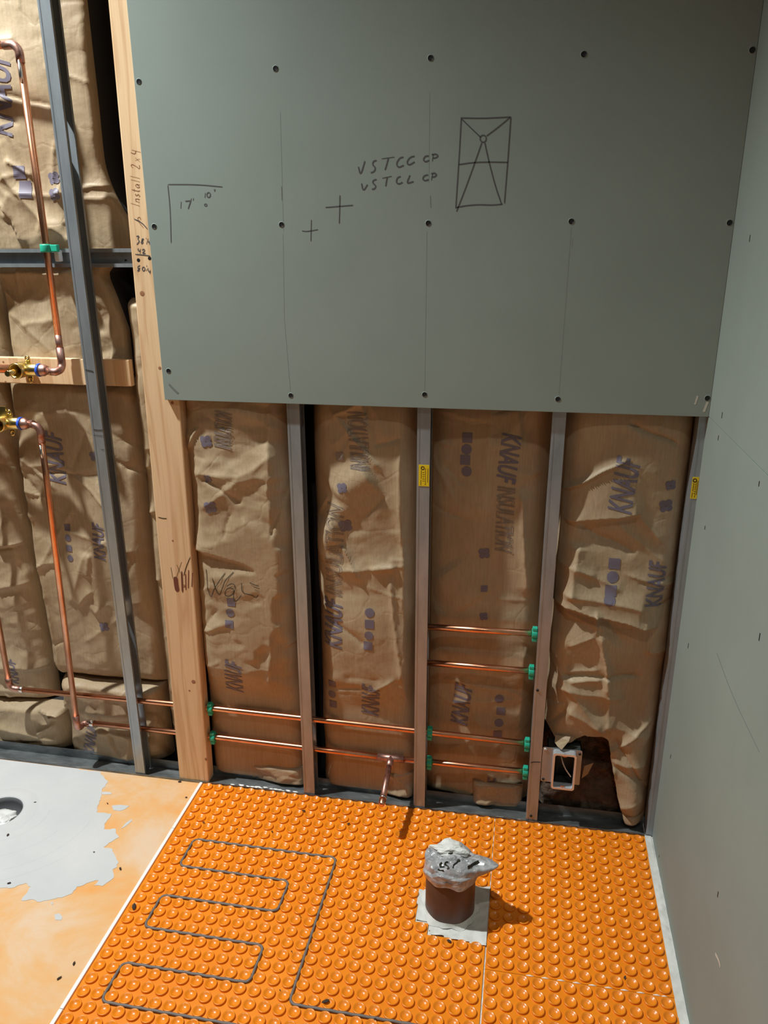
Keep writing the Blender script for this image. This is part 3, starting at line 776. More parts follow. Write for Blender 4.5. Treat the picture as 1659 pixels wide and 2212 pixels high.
for (k, u, v) in [('square', 47, 373), ('square', 62, 415), ('square', 60, 405), ('flower', 118, 385), ('flower', 122, 420)]: print_shape(l5, k, u, v, 24)
print_text(l1, 'KNAUF', 128, 1048, 118, 935, 40); print_text(l1, 'KNAUF', 222, 1210, 215, 1130, 28)
for (k, u, v) in [('square', 148, 1138), ('circle', 150, 1160), ('square', 153, 1182), ('circle', 156, 1203)]: print_shape(l1, k, u, v, 15)
print_shape(l1, 'flower', 228, 1352, 24); print_shape(l1, 'flower', 205, 985, 22)
print_text(l3, 'KNAUF', 195, 1625, 200, 1570, 30); print_text(l0, 'KNAUF', 30, 1480, 25, 1425, 26)
# scribble on the first batt
def kstroke(b, polys, wdt):
    V, F = [], []
    for pl in polys:
        pts = smooth_path([at(440 + a / 8.295, 1180 + c / 8.295, 1, .045) for a, c in pl], 2)
        v, f = ribbon_mesh('x', pts, wdt, (0, -1, 0), None); k = len(V); V += v; F += [tuple(i + k for i in q) for q in f]
    me = bpy.data.meshes.new('x'); me.from_pydata(V, [], F)
    conform(b, me, 'handwriting', M['ink'], .0014)
kstroke(b1, [[(150, 300), (175, 450), (185, 650), (235, 835), (300, 650), (500, 350)], [(280, 440), (330, 600), (400, 775), (460, 620), (510, 470), (650, 335)],
             [(540, 580), (620, 525), (690, 560), (680, 680), (600, 760), (520, 760), (500, 700), (540, 620), (620, 605), (665, 640), (650, 760), (660, 860), (720, 840), (790, 740)],
             [(800, 520), (800, 660), (850, 710), (970, 730), (1050, 800), (1080, 740)], [(940, 515), (1020, 555), (1100, 575)], [(1010, 590), (1110, 630)], [(1030, 640), (1110, 690)]], .0018)
# loose flaps of torn paper by the electrical box
def flap(px, ys, label):
    pts = [at(u, v, 1, y) for (u, v), y in zip(px, ys)]
    bm = bmesh.new(); vs = [bm.verts.new(p) for p in pts]; bm.faces.new(vs)
    bmesh.ops.triangulate(bm, faces=bm.faces)
    r = bmesh.ops.extrude_face_region(bm, geom=list(bm.faces))
    for v in [g for g in r['geom'] if isinstance(g, bmesh.types.BMVert)]: v.co.y += .0008
    o = from_bm('torn_paper_flap', bm, M['kraft']); tag(o, label, 'paper')
flap([(1200, 1588), (1232, 1592), (1229, 1601), (1213, 1620), (1204, 1612), (1198, 1603)], [.02, .012, .004, -.012, -.006, .01], 'folded kraft paper flap lying over the top of the electrical box')
flap([(1262, 1576), (1288, 1583), (1283, 1589), (1268, 1592)], [.03, .03, .026, .022], 'tiny torn paper tag hanging above and right of the electrical box')
flap([(1262, 1655), (1282, 1648), (1270, 1672), (1256, 1682)], [.04, .045, .05, .055], 'pale torn paper shred in the glass wool right of the electrical box')

for (xa_, xb_, za_, zb_, y_, sd, lb) in [(-1.10, -.942, .004, .062, .030, 81, 'crumpled kraft paper scrap on the track right of the wooden stud'),
                                       (-.47, -.335, .004, .075, .040, 82, 'crumpled shiny kraft paper at the foot of the bay left of the electrical box'),
                                       (-.72, -.63, .004, .085, .038, 83, 'crumpled paper scrap behind the copper stub')]:
    sc = Batt(xa_, xb_, za_, zb_, y_, .008, sd, .018, edge=.02, vedge=.012, res=.0022, ncr=60, yedge=.03, cs=.45)
    sc.build('crumpled_paper', lb, 'paper', back=False)

# ------------------------------------------------------------------ copper pipes
R_ = .0080
def pipe_run(name, label): return thing(name, (0, 0, 0), label, 'pipe')
def arc(c, r, a0, a1, plane, n=7):
    out = []
    for k in range(n):
        a = math.radians(a0 + (a1 - a0) * k / (n - 1))
        p = [c[0], c[1], c[2]]
        p[plane[0]] += r * math.cos(a); p[plane[1]] += r * math.sin(a); out.append(p)
    return out
def collar(parent, p, axis, ln=.016, r=None, m='copper_dull'):
    r = r or R_ * 1.16
    a = np.array(p, float); d = np.zeros(3); d[axis] = ln / 2
    return tube('fitting_collar', [a - d, a + d], r, M[m], parent, 14)

# riser A: from the left edge over the elbow down to the upper valve
xa, ya = -1.5115, .022; zt = 1.872
ra = pipe_run('copper_riser', 'tall copper riser bent at the top, held to the steel rail by a green clip')
tube('pipe', [(-2.3, ya, zt), (xa - .03, ya, zt)], R_, M['copper'], ra)
tube('elbow', [(xa - .036, ya, zt)] + arc((xa - .018, ya, zt - .018), .018, 90, 0, (0, 2)) + [(xa, ya, zt - .036)], R_ * 1.17, M['copper_dull'], ra, 14)
tube('solder_drip', [(xa + .001, ya - .006, zt - .032), (xa + .001, ya - .0075, zt - .06), (xa, ya - .007, zt - .075)], [.004, .0045, .002], M['solder'], ra, 8)
tube('pipe', [(xa, ya, zt - .03), (xa + .001, ya, 1.5), (xa, ya, 1.215)], R_, M['copper'], ra)
tube('heat_stained_end', [(xa, ya, 1.252), (xa, ya, 1.212)], R_ * 1.02, M['copper_dull'], ra)
tube('elbow', [(xa, ya, 1.222)] + [(xa, ya, 1.19)] + arc((xa, ya - .018, 1.186), .018, 0, -90, (1, 2)) + [(xa - .004, ya - .026, 1.166), (xa - .016, ya - .022, 1.166), (xa - .03, ya - .012, 1.166)], R_ * 1.2, M['copper_dull'], ra, 14)

def valve(label, x, y, z, flip=False):
    """brass valve body lying along X with a round front socket, stem, hexagon and two screw ears; blue ring at the copper nut"""
    e = thing('brass_valve', (x, y, z), label, 'valve', 'brass shower valves')
    lathe('body', [(.0001, -.030), (.014, -.030), (.0165, -.028), (.0165, .012), (.0155, .014), (.0125, .010), (.012, -.004), (.0001, -.004)][::-1], (x, y - .0, z), M['brass'], e, 22, 'X') if False else None
    # front socket, axis towards the room
    lathe('socket', [(.0001, .020), (.0185, .020), (.0195, .016), (.0195, -.024), (.0180, -.026), (.0160, -.025), (.0155, .004), (.0001, .006)], (x, y, z), M['brass'], e, 24, 'Y')
    tube('stem', [(x - .001, y + .005, z), (x - .0015, y - .030, z - .001), (x - .002, y - .050, z - .002)], [.0062, .0062, .0058], M['brass'], e, 14)
    tube('stem_tip', [(x - .002, y - .049, z - .002), (x - .002, y - .054, z - .002)], .0072, M['brass'], e, 14)
    lathe('hexagon', [(.0001, .014), (.0150, .014), (.0165, .018), (.0165, .044), (.0150, .047), (.0001, .047)], (x, y, z), M['brass'], e, 6, 'X')
    for s_ in (1, -1):
        bm = bmesh.new(); bm_box(bm, (x + .012, y + .004, z + s_ * .012 - .0005), (x + .024, y + .008, z + s_ * .026), .001)
        keep(from_bm('screw_ear', bm, M['brass']), e)
        lathe('screw_ear', [(.0030, -.0025), (.0062, -.0025), (.0066, .002), (.0030, .002), (.0030, -.0025)], (x + .018, y + .004, z + s_ * .0275), M['brass'], e, 14, 'Y')
    lathe('blue_ring', [(.0128, .046), (.0158, .0455), (.0165, .049), (.0158, .0525), (.0128, .052)], (x, y, z), M['blue'], e, 22, 'X')
    lathe('copper_nut', [(.0001, .0515), (.0138, .0515), (.0150, .055), (.0148, .062), (.0125, .066), (.0105, .072), (.0001, .072)], (x, y, z), M['copper_dull'], e, 20, 'X')
    return e
pv = at(40, 800, 1, .004)
valve('brass valve on the pine board, with a long stem pointing at the room', pv[0], .016, pv[2])
tube('pipe', [(pv[0] - .5, .016, pv[2] + .001), (pv[0] - .018, .016, pv[2] + .001)], R_ * 1.35, M['copper'], ra)
pv2 = at(8, 915, 1, -.004)
v2 = valve('lower brass valve at the left edge, below the pine board', pv2[0] - .006, .004, pv2[2])
box('side_lug', (pv2[0] - .016, .004, pv2[2] + .012), (pv2[0] + .006, .012, pv2[2] + .042), M['brass'], v2, .002)

# riser B: lower valve, elbow, down, round the corner and along the wall through the studs
xb, yb_, z1b = -1.5985, -.010, .1435
rb = pipe_run('copper_supply_pipe', 'lowest copper supply pipe, from the lower valve through the studs to the stub')
xe = pv2[0] + .062; ze = pv2[2] + .0
tx = at(86, 935, 1, -.008)[0]
tube('elbow', [(xe, .004, ze), (tx - .020, -.001, ze + .001)] + arc((tx - .018, -.005, ze - .018), .018, 90, 0, (0, 2)) + [(tx, -.006, ze - .045)], R_ * 1.18, M['copper_dull'], rb, 14)
tube('pipe', [(tx, -.006, ze - .04), (tx - .001, -.007, .9), (xb, yb_, .18)], R_, M['copper'], rb)
tube('solder_drip', [(tx - .0005, -.013, ze - .05), (tx, -.0145, ze - .075), (tx, -.013, ze - .085)], [.003, .0035, .0015], M['solder'], rb, 8)
tube('elbow', [(xb, yb_, .19), (xb, yb_, .165)] + arc((xb, yb_ + .016, .158), .016, 180, 270, (1, 2)) + [(xb, yb_ + .024, .143), (xb + .004, .020, .1435), (xb + .018, .022, z1b)], R_ * 1.17, M['copper_dull'], rb, 14)
tube('pipe', [(xb + .012, .022, z1b + .002), (-1.25, .021, z1b + .003), (-.9, .020, z1b - .001), (-.72, .020, z1b - .004)], R_, M['copper'], rb)
tube('pipe', [(-.665, .020, z1b - .004), (-.5, .020, z1b - .002), (-.315, .020, z1b)], R_, M['copper'], rb)
collar(rb, (xb + .024, .022, z1b + .002), 0, .018, m='solder')
zt_ = z1b - .004
tube('tee', [(-.728, .020, zt_), (-.655, .020, zt_)], R_ * 1.18, M['copper_dull'], rb, 14)
tube('tee', [(-.691, .020, zt_), (-.691, -.012, zt_ - .006)], R_ * 1.18, M['copper_dull'], rb, 14)
tube('stub', [(-.691, -.005, zt_ - .004), (-.6885, -.118, .112)], R_ * .98, M['copper_dull'], rb)
tube('stub_cap', [(-.6890, -.112, .1125), (-.6885, -.121, .1110), (-.6884, -.132, .1095), (-.6883, -.1355, .109)], [R_ * 1.12, R_ * 1.12, R_ * 1.0, R_ * .6], M['copper'], rb, 14)
tube('solder_ring', [(-.6890, -.1075, .1132), (-.6889, -.1135, .1123)], R_ * 1.16, M['solder'], rb, 14)

# run C above it
xc, yc, zc = -1.8185, .020, .2365
rc = pipe_run('copper_supply_pipe', 'copper supply pipe just above the lowest one, turning up at the left edge')
tube('pipe', [(xc + .002, yc, 1.0), (xc, yc, .265)], R_, M['copper'], rc)
tube('elbow', [(xc + .002, yc, .99)] + arc((xc + .020, yc, ze - .018), .018, 180, 90, (0, 2)) + [(xc + .045, yc - .004, ze)], R_ * 1.17, M['copper_dull'], rc, 14)
tube('pipe', [(xc + .04, yc - .003, ze), (pv2[0] - .025, .004, ze)], R_, M['copper'], rc)
tube('elbow', [(xc, yc, .272), (xc, yc, .256)] + arc((xc + .018, yc, .2545), .018, 180, 270, (0, 2)) + [(xc + .034, yc, zc)], R_ * 1.17, M['copper_dull'], rc, 14)
collar(rc, (xc + .036, yc, zc), 0, .014, m='solder')
tube('pipe', [(xc + .03, yc, zc), (-1.31, yc, zc + .004), (-.94, yc, zc + .001), (-.63, yc, zc - .002), (-.315, yc, zc - .007)], R_, M['copper'], rc)
# two short stubs of bay 3
for (za, zb_, lb) in [(.5435, .5495, 'upper of the two copper pipes crossing the bay left of the electrical box stud'), (.4415, .4435, 'lower of the two copper pipes crossing the bay left of the electrical box stud')]:
    rd = pipe_run('copper_pipe', lb)
    tube('pipe', [(-.605, .020, za), (-.315, .020, zb_)], R_, M['copper'], rd)

# green clips
def clip(label, x, y, z, axis='X'):
    e = thing('pipe_clip', (x, y, z), label, 'clip', 'green plastic pipe clips')
    ax = 0 if axis == 'X' else 2
    if axis == 'X':
        lathe('ring', [(.0082, -.007), (.0125, -.007), (.0132, -.004), (.0132, .004), (.0125, .007), (.0082, .007)], (x, y, z), M['green'], e, 14, 'X')
        box('lug', (x - .006, y - .010, z + .010), (x + .006, y + .004, z + .018), M['green'], e, .0015)
        box('lug', (x - .006, y - .010, z - .019), (x + .006, y + .002, z - .010), M['green'], e, .0015)
    else:
        lathe('ring', [(.0082, -.009), (.0128, -.009), (.0134, -.006), (.0134, .006), (.0128, .009), (.0082, .009)], (x, y, z), M['green'], e, 18, 'Z')
        box('lug', (x + .010, y - .004, z - .008), (x + .030, y + .008, z + .008), M['green'], e, .002)
        box('tab', (x + .014, y + .006, z - .030), (x + .027, y + .022, z - .004), M['drainbag'], e, .003)
    return e
clip('green clip round the tall copper riser at the steel rail', xa, ya, 1.4515, 'Z')
clip('green clip on the upper supply pipe, at the right side of the wooden stud', -1.199, .020, zc + .003)
clip('green clip on the lowest supply pipe, at the right side of the wooden stud', -1.199, .020, z1b + .002)
clip('green clip on the upper supply pipe, at the right side of the middle stickered stud', -.586, .020, zc - .003)
clip('green clip on the lowest supply pipe, at the right side of the middle stickered stud', -.586, .020, z1b - .003)
clip('topmost green clip, at the left side of the electrical box stud', -.331, .020, .5492)
clip('second green clip from the top, at the left side of the electrical box stud', -.333, .020, .4432)
clip('third green clip from the top, at the left side of the electrical box stud', -.332, .020, zc - .0066)
clip('lowest green clip, at the left side of the electrical box stud', -.332, .020, z1b)

# ------------------------------------------------------------------ electrical box
eb = thing('electrical_box', (-.25, .0, .12), 'metal electrical box with an open plaster ring, low in the corner bay', 'electrical box')
def rring(x0, x1, z0, z1, r, n=5):
    P = []
    for (cx, cz, a0) in ((x1 - r, z1 - r, 0), (x0 + r, z1 - r, 90), (x0 + r, z0 + r, 180), (x1 - r, z0 + r, 270)):
        for k in range(n): a = math.radians(a0 + 90 * k / (n - 1)); P.append((cx + r * math.cos(a), cz + r * math.sin(a)))
    return P
def ring_solid(name, outer, inner, y0, y1, mt, parent):
    n = len(outer); V = [(x, y0, z) for x, z in outer] + [(x, y0, z) for x, z in inner] + [(x, y1, z) for x, z in outer] + [(x, y1, z) for x, z in inner]
    F = []
    for k in range(n):
        j = (k + 1) % n
        F += [(k, j, n + j, n + k), (2 * n + k, 3 * n + k, 3 * n + j, 2 * n + j), (k, 2 * n + k, 2 * n + j, j), (n + k, n + j, 3 * n + j, 3 * n + k)]
    o = link_mesh(name, V, F, mt); keep(o, parent); return o
ring_solid('mounting_plate', rring(-.2925, -.194, .134, .238, .004), rring(-.2615, -.2130, .1360, .2300, .004), .0005, .002, M['steel'], eb)
ring_solid('plaster_ring', rring(-.2665, -.2085, .128, .2355, .007), rring(-.2615, -.2130, .1335, .2300, .005), -.018, .0005, M['zinc'], eb)
for z in (.2305, .1335): ring_solid('ring_ear', rring(-.2440, -.2310, z - .005, z + .005, .0045), rring(-.2395, -.2355, z - .0018, z + .0018, .0015), -.0160, -.0145, M['copper_dull'], eb)
bm = bmesh.new(); bm_box(bm, (-.280, .045, .128), (-.196, .047, .236)); bm_box(bm, (-.280, .002, .128), (-.278, .045, .236)); bm_box(bm, (-.198, .002, .128), (-.196, .045, .236))
bm_box(bm, (-.280, .002, .234), (-.196, .045, .236)); bm_box(bm, (-.280, .002, .128), (-.196, .045, .130))
keep(from_bm('box_body', bm, M['dark']), eb)
tube('wire', smooth_path([(-.2480, .03, .226), (-.2450, .0, .212), (-.2350, -.004, .185), (-.2180, -.006, .162)], 2), .0017, M['wire'], eb, 8)
tube('wire', smooth_path([(-.2520, .035, .20), (-.2515, .02, .175), (-.2510, .022, .150)], 2), .0012, M['dark'], eb, 8)
for (x, z) in ((-.286, .232), (-.200, .228), (-.286, .141)): lathe('fixing_screw', [(.0001, -.0022), (.003, -.0018), (.0038, .0)], (x, .0004, z), M['zinc'] if z > .2305 else M['screw'], eb, 12, 'Y')

# ------------------------------------------------------------------ mats on the floor
def stud_mesh():
    n = 18
    prof = [(.0130, .0012), (.0135, .0030), (.0133, .0050), (.0124, .0060), (.0112, .0058), (.0088, .0034), (.0050, .0015), (0.0, .0009)]
    V, F = [], []
    for r, z in prof[:-1]:
        for k in range(n): a = 2 * math.pi * k / n; V.append((r * math.cos(a), r * math.sin(a), z))
    V.append((0, 0, prof[-1][1])); c = len(V) - 1
    m_ = len(prof) - 1
    for i in range(m_ - 1):
        for k in range(n): j = (k + 1) % n; F.append((i * n + k, i * n + j, (i + 1) * n + j, (i + 1) * n + k))
    for k in range(n): F.append(((m_ - 1) * n + k, (m_ - 1) * n + (k + 1) % n, c))
    return V, F
SV, SF = stud_mesh()
sme = bpy.data.meshes.new('stud'); sme.from_pydata(SV, [], SF); sme.update(); sme.polygons.foreach_set('use_smooth', [True] * len(sme.polygons)); sme.materials.append(M['mat'])
CUT = [at(u, v, 2, 0) for u, v in [(905, 1924), (1062, 1916), (1054, 2046), (928, 2020), (928, 1990), (900, 1988)]]
def in_cut(x, y):
    c = False
    for i in range(len(CUT)):
        x0, y0, x1, y1 = CUT[i][0], CUT[i][1], CUT[(i + 1) % len(CUT)][0], CUT[(i + 1) % len(CUT)][1]
        if (y0 > y) != (y1 > y) and x < (x1 - x0) * (y - y0) / (y1 - y0) + x0: c = not c
    return c
CAMXY = CP[:2]
def in_frame(x, y):
    q = RM.T @ (np.array([x, y, .004]) - CP)
    u, v = IW / 2 + FPX * q[0] / q[1], IH / 2 - FPX * q[2] / q[1]
    return -10 < u < IW + 10 and -10 < v < IH + 12
def studded_mat(label, xs, ys, x_lo, x_hi, y_hi, y_lo, skew=0.0):
    e = thing('uncoupling_mat', ((x_lo + x_hi) / 2, y_hi, 0), label, 'floor mat', 'orange studded floor mats')
    xe = [x_lo] + [(a + b) / 2 for a, b in zip(xs[:-1], xs[1:])] + [x_hi]
    ye = [y_hi] + [(a + b) / 2 for a, b in zip(ys[:-1], ys[1:])] + [y_lo]
    bm = bmesh.new(); G = {}
    def vert(i, j):
        if (i, j) not in G: G[(i, j)] = bm.verts.new((xe[i] + skew * ye[j], ye[j], .0013))
        return G[(i, j)]
    st = []
    for i, x in enumerate(xs):
        for j, y in enumerate(ys):
            if in_cut(x, y): continue
            bm.faces.new((vert(i, j + 1), vert(i + 1, j + 1), vert(i + 1, j), vert(i, j))); st.append((x + skew * y, y))
    r = bmesh.ops.extrude_face_region(bm, geom=list(bm.faces))
    for v in [g for g in r['geom'] if isinstance(g, bmesh.types.BMVert)]: v.co.z -= .0018
    keep(from_bm('mat_sheet', bm, M['mat']), e)
    vis = sorted([p for p in st if in_frame(*p)], key=lambda p: (p[0] - CP[0]) ** 2 + (p[1] - CP[1]) ** 2)
    single = set(vis[:300])
    for p in vis[:300]:
        o = bpy.data.objects.new('stud', sme); COL.objects.link(o); o.location = (p[0], p[1], 0); o.rotation_euler = (0, 0, rnd.random() * 6.28); keep(o, e)
    rest = [p for p in st if p not in single]
    if rest:
        A = np.array(SV); Fs = np.array([f + (-1,) * (4 - len(f)) for f in SF])
        V, F = [], []
        for k, p in enumerate(rest):
            V.append(A + np.array([p[0], p[1], 0])); o_ = k * len(SV); F += [tuple(i + o_ for i in f) for f in SF]
        o = link_mesh('stud_field', np.concatenate(V), F, M['mat'], smooth=True); keep(o, e); o['kind'] = 'stuff'
    return e
PX, PY = .0315, .0311
XL = [-1.2118 + PX * k for k in range(26)]; YL = [-.0165 - PY * k for k in range(60)]
studded_mat('large orange studded mat with the grey heating cable on it', XL, YL, -1.2315, XM - .0006, -.0030, YL[-1] - PY / 2, .0045)
XR = [-.3895 + .0320 * k for k in range(12)]
YR1 = [-.0175 - .0311 * k for k in range(15)]; YR2 = [-.4872 - .0311 * k for k in range(45)]
studded_mat('orange studded mat in the corner, between the waste pipe and the right wall', XR, YR1, XM + .0006, -.0195, -.0030, -.4698)
studded_mat('orange studded mat at the lower right, in front of the white dashed seam', XR, YR2, XM + .0006, -.0190, -.4708, YR2[-1] - .0155)

# thinset showing at the seams and edges
bm = bmesh.new()
def lump_strip(bm, x0, x1, y0, y1, n, m_, zf):
    G = [[bm.verts.new((x0 + (x1 - x0) * i / n, y0 + (y1 - y0) * j / m_, zf(x0 + (x1 - x0) * i / n, y0 + (y1 - y0) * j / m_, i / n, j / m_))) for j in range(m_ + 1)] for i in range(n + 1)]
    for i in range(n):
        for j in range(m_): bm.faces.new((G[i][j], G[i + 1][j], G[i + 1][j + 1], G[i][j + 1]))
def zs_(x, y, a, c):
    nb = -.0165 - .0311 * round((-.0165 - y) / .0311)
    d = math.hypot(x + .0105, y - nb)
    bumps = .0028 * math.exp(-(d / .006) ** 2) if -.36 < y < -.17 else 0
    return .0016 + .0012 * float(vnoise(np.array(x), np.array(y), 5, 60)) + bumps + (.0024 if y > -.075 and x < -.004 else 0)
lump_strip(bm, -.0200, -.0002, -1.9, -.002, 10, 380, zs_)
o = from_bm('thinset_strip', bm, M['floorcem'], smooth=True); tag(o, 'white thinset strip between the orange mats and the right wall', 'thinset')
# white seams squeezed up between the mats (broken by the studs)
def bead(name, pts, label, r=.0013):
    bm = bmesh.new()
    for a, c in pts: tube_bm(bm, [a, ((a[0] + c[0]) / 2, (a[1] + c[1]) / 2, a[2] + .0006), c], [.0006, r, .0006], 6)
    o = from_bm(name, bm, M['strip'], smooth=True); tag(o, label, 'thinset')
bead('thinset_seam', [((XM + .0004 * (k % 3 - 1), y, .0012), (XM, y - (.012, .020, .024)[k % 3], .0012)) for k, y in enumerate(np.arange(-.004, -1.6, -.0311)) if not -.42 < y < -.24], 'thin white seam running from the wall past the waste pipe', .0014)
bead('thinset_seam', [((x, -.4703, .0014), (x + .016, -.4703, .0014)) for x in np.arange(-.318, -.06, .0320)] + [((-.045, -.4703, .0014), (-.034, -.4703, .0014))], 'white dashed seam across the right hand orange mats', .0019)
# crumbs of thinset along the track
bm = bmesh.new()
for k in range(26):
    p = at(rnd.uniform(500, 655), 1698 + rnd.uniform(-6, 4), 2, .006); x = p[0]
    bmesh.ops.create_icosphere(bm, subdivisions=1, radius=rnd.uniform(.002, .005), matrix=Matrix.Translation((x, .000 + rnd.uniform(-.001, .004), .0065)) @ Matrix.Diagonal((1.8, .6, .6, 1)))
for k in range(8):
    bmesh.ops.create_icosphere(bm, subdivisions=1, radius=rnd.uniform(.0015, .004), matrix=Matrix.Translation((rnd.uniform(-.40, -.33), .001, .003)) @ Matrix.Diagonal((1.8, .6, .6, 1)))
o = from_bm('thinset_crumbs', bm, M['strip']); tag(o, 'white thinset crumbs along the floor track behind the large mat', 'thinset', kind='stuff')

# heating cable in the channels of the mat
def gx(u, v): return at(u, v, 2, .004)
def chan(p):   # nearest channel crossing
    i = round((p[0] - .0045 * p[1] - XL[0]) / PX - .5) + .5; j = round((YL[0] - p[1]) / PY - .5) + .5
    y = YL[0] - PY * j
    return np.array([XL[0] + PX * i + .0045 * y, y, .0040])
corners = [(1010, 2228), (645, 2142), (726, 1853), (416, 1811), (388, 1868), (622, 1901), (600, 1972), (343, 1930), (314, 2000), (569, 2042), (543, 2124), (260, 2077), (220, 2166), (520, 2232)]
cc = [chan(gx(*q)) for q in corners]
for k in range(1, len(cc)):     # keep each leg straight
    a, c = cc[k - 1], cc[k]
    if k % 2 == 1: c[1] = a[1]
    else: c[0] = a[0] + .0045 * (c[1] - a[1])
path = []
for k, c in enumerate(cc):
    if k in (0, len(cc) - 1): path.append(c); continue
    a, d = cc[k - 1] - c, cc[k + 1] - c
    a /= np.linalg.norm(a); d /= np.linalg.norm(d); rr = .0165
    for t in np.linspace(0, 1, 7):
        path.append((1 - t) ** 2 * (c + a * rr) + 2 * t * (1 - t) * c + t * t * (c + d * rr))
fine = []
for a, c in zip(path[:-1], path[1:]):
    n = max(1, int(np.linalg.norm(c - a) / .0078))
    for k in range(n): fine.append(a + (c - a) * k / n)
fine.append(path[-1])
fine = [p + np.array([0, 0, .0007 * math.sin(i * 1.57)]) for i, p in enumerate(fine)]
o = tube('heating_cable', fine, .0031, M['cable'], None, 8)
tag(o, 'grey heating cable laid in loops between the studs of the large orange mat', 'cable')

# debris flakes
def flake(u, v, s_, z=.0062, lab='dark debris flake lying on the orange studded mat', grp='flakes on the studded mat'):
    p = at(u, v, 2, z); bm = bmesh.new()
    bmesh.ops.create_icosphere(bm, subdivisions=1, radius=1, matrix=Matrix.Identity(4))
    a = rnd.random() * 3
    for w_ in bm.verts:
        q = w_.co * rnd.uniform(.7, 1.2); x, y = q.x * s_ * 1.5, q.y * s_ * .7
        w_.co = (p[0] + x * math.cos(a) - y * math.sin(a), p[1] + x * math.sin(a) + y * math.cos(a), p[2] + q.z * s_ * .35)
    tag(from_bm('debris_flake', bm, M['chip']), lab, 'debris', grp)
G1, G2 = 'flakes on the studded mat', 'flakes on the shower floor'
for (u, v, s_, lb) in [(656, 1751, .004, 'dark flake on the mat in front of the stud left of the copper tee'), (753, 1779, .004, 'dark flake on the mat left of the copper stub shadow'),
        (290, 1957, .008, 'large dark flake on the mat right against the white strip'), (440, 1776, .003, 'leftmost dark sliver above the topmost cable loop'), (512, 1791, .003, 'second dark sliver from the left above the topmost cable loop'),
        (588, 1796, .003, 'third dark sliver from the left above the topmost cable loop'), (884, 1917, .0025, 'tiny dark speck on the mat just left of the waste pipe'), (971, 2033, .005, 'brown clump on the mat at the front edge of the thinset square'),
        (704, 2163, .006, 'brown clump touching the heating cable near the bottom edge'), (1350, 2111, .004, 'dark flake on the right mat behind the white dashed seam'), (732, 1766, .002, 'tiny speck on the mat between the cable corner and the wall'),
        (665, 1912, .002, 'topmost dark dash beside the long straight cable leg'), (648, 1978, .002, 'second dark dash from the top beside the long straight cable leg'), (630, 2055, .002, 'third dark dash from the top beside the long straight cable leg'),
        (605, 2139, .002, 'lowest dark dash beside the long straight cable leg'), (811, 2200, .004, 'brown flake on the mat at the very bottom edge')]:
    flake(u, v, s_, lab=lb, grp=G1)
for (u, v, s_, lb) in [(260, 1876, .004, 'brown flake on the membrane right of the jagged thinset edge'), (17, 1803, .004, 'dark flake on the thinset just below the drain'), (20, 1907, .004, 'dark flake on the thinset near its lower left edge'),
        (160, 2080, .004, 'upper of two dark slivers low on the membrane'), (128, 2112, .004, 'lower of two dark slivers low on the membrane'), (232, 1735, .0025, 'small speck on the membrane beside the upper thinset spots'),
        (75, 1733, .003, 'small speck on the thinset right of the drain'), (388, 1688, .004, 'dark flake on the membrane near the foot of the wooden stud'), (402, 1722, .003, 'dark flake on the membrane near the top of the white strip'), (203, 1840, .002, 'tiny speck near the right edge of the thinset')]:
    flake(u, v, s_, .004, lb, G2)

# ------------------------------------------------------------------ waste pipe and its bag
PC = (-.4935, -.3215)
wp = thing('waste_pipe', (PC[0], PC[1], 0), 'short brown waste pipe standing up from the floor mat', 'pipe')
lathe('pipe', [(.0565, -.001), (.0566, .122), (.0555, .1255), (.052, .1255), (.0515, .02), (.0515, -.001)], (PC[0], PC[1], 0), M['iron'], wp, 40)
bm = bmesh.new()
n = 40
for i, (r, z) in enumerate([(.0568, .012), (.0600, .0055), (.0640, .0022)]):
    for k in range(n):
        a = 2 * math.pi * k / n; q = r + (.0022 * math.sin(5 * a) + .0015 * math.sin(11 * a + 1)) * i
        bm.verts.new((PC[0] + q * math.cos(a), PC[1] + q * math.sin(a), z + .001 * math.sin(7 * a)))
bm.verts.ensure_lookup_table()
for i in range(2):
    for k in range(n): j = (k + 1) % n; bm.faces.new((bm.verts[i * n + k], bm.verts[i * n + j], bm.verts[(i + 1) * n + j], bm.verts[(i + 1) * n + k]))
keep(from_bm('mortar_ring', bm, M['floorcem'], smooth=True), wp)
# thinset patch in the cut-out
bm = bmesh.new()
def zp(x, y, a, c):
    d = math.hypot(x - PC[0], y - PC[1])
    rim = np.clip((d - .066) / .02, 0, 1)
    return .0006 + float(rim) * (.0026 + .0060 * float(vnoise(np.array(x), np.array(y), 8, 55)) + .0022 * math.exp(-(math.hypot((x + 1.2118) % PX - PX / 2, (y + .0165) % PY - PY / 2) / .007) ** 2)) + .0008 * float(vnoise(np.array(x), np.array(y), 9, 120))
lump_strip(bm, -.583, XM - .0005, -.4215, -.245, 44, 44, zp)
bmesh.ops.delete(bm, geom=[f for f in bm.faces if not in_cut(f.calc_center_median().x * .985 + PC[0] * .015, f.calc_center_median().y * .985 + PC[1] * .015)], context='FACES')
o = from_bm('thinset_patch', bm, M['floorcem'], smooth=True); tag(o, 'rough white thinset square around the foot of the waste pipe', 'thinset')
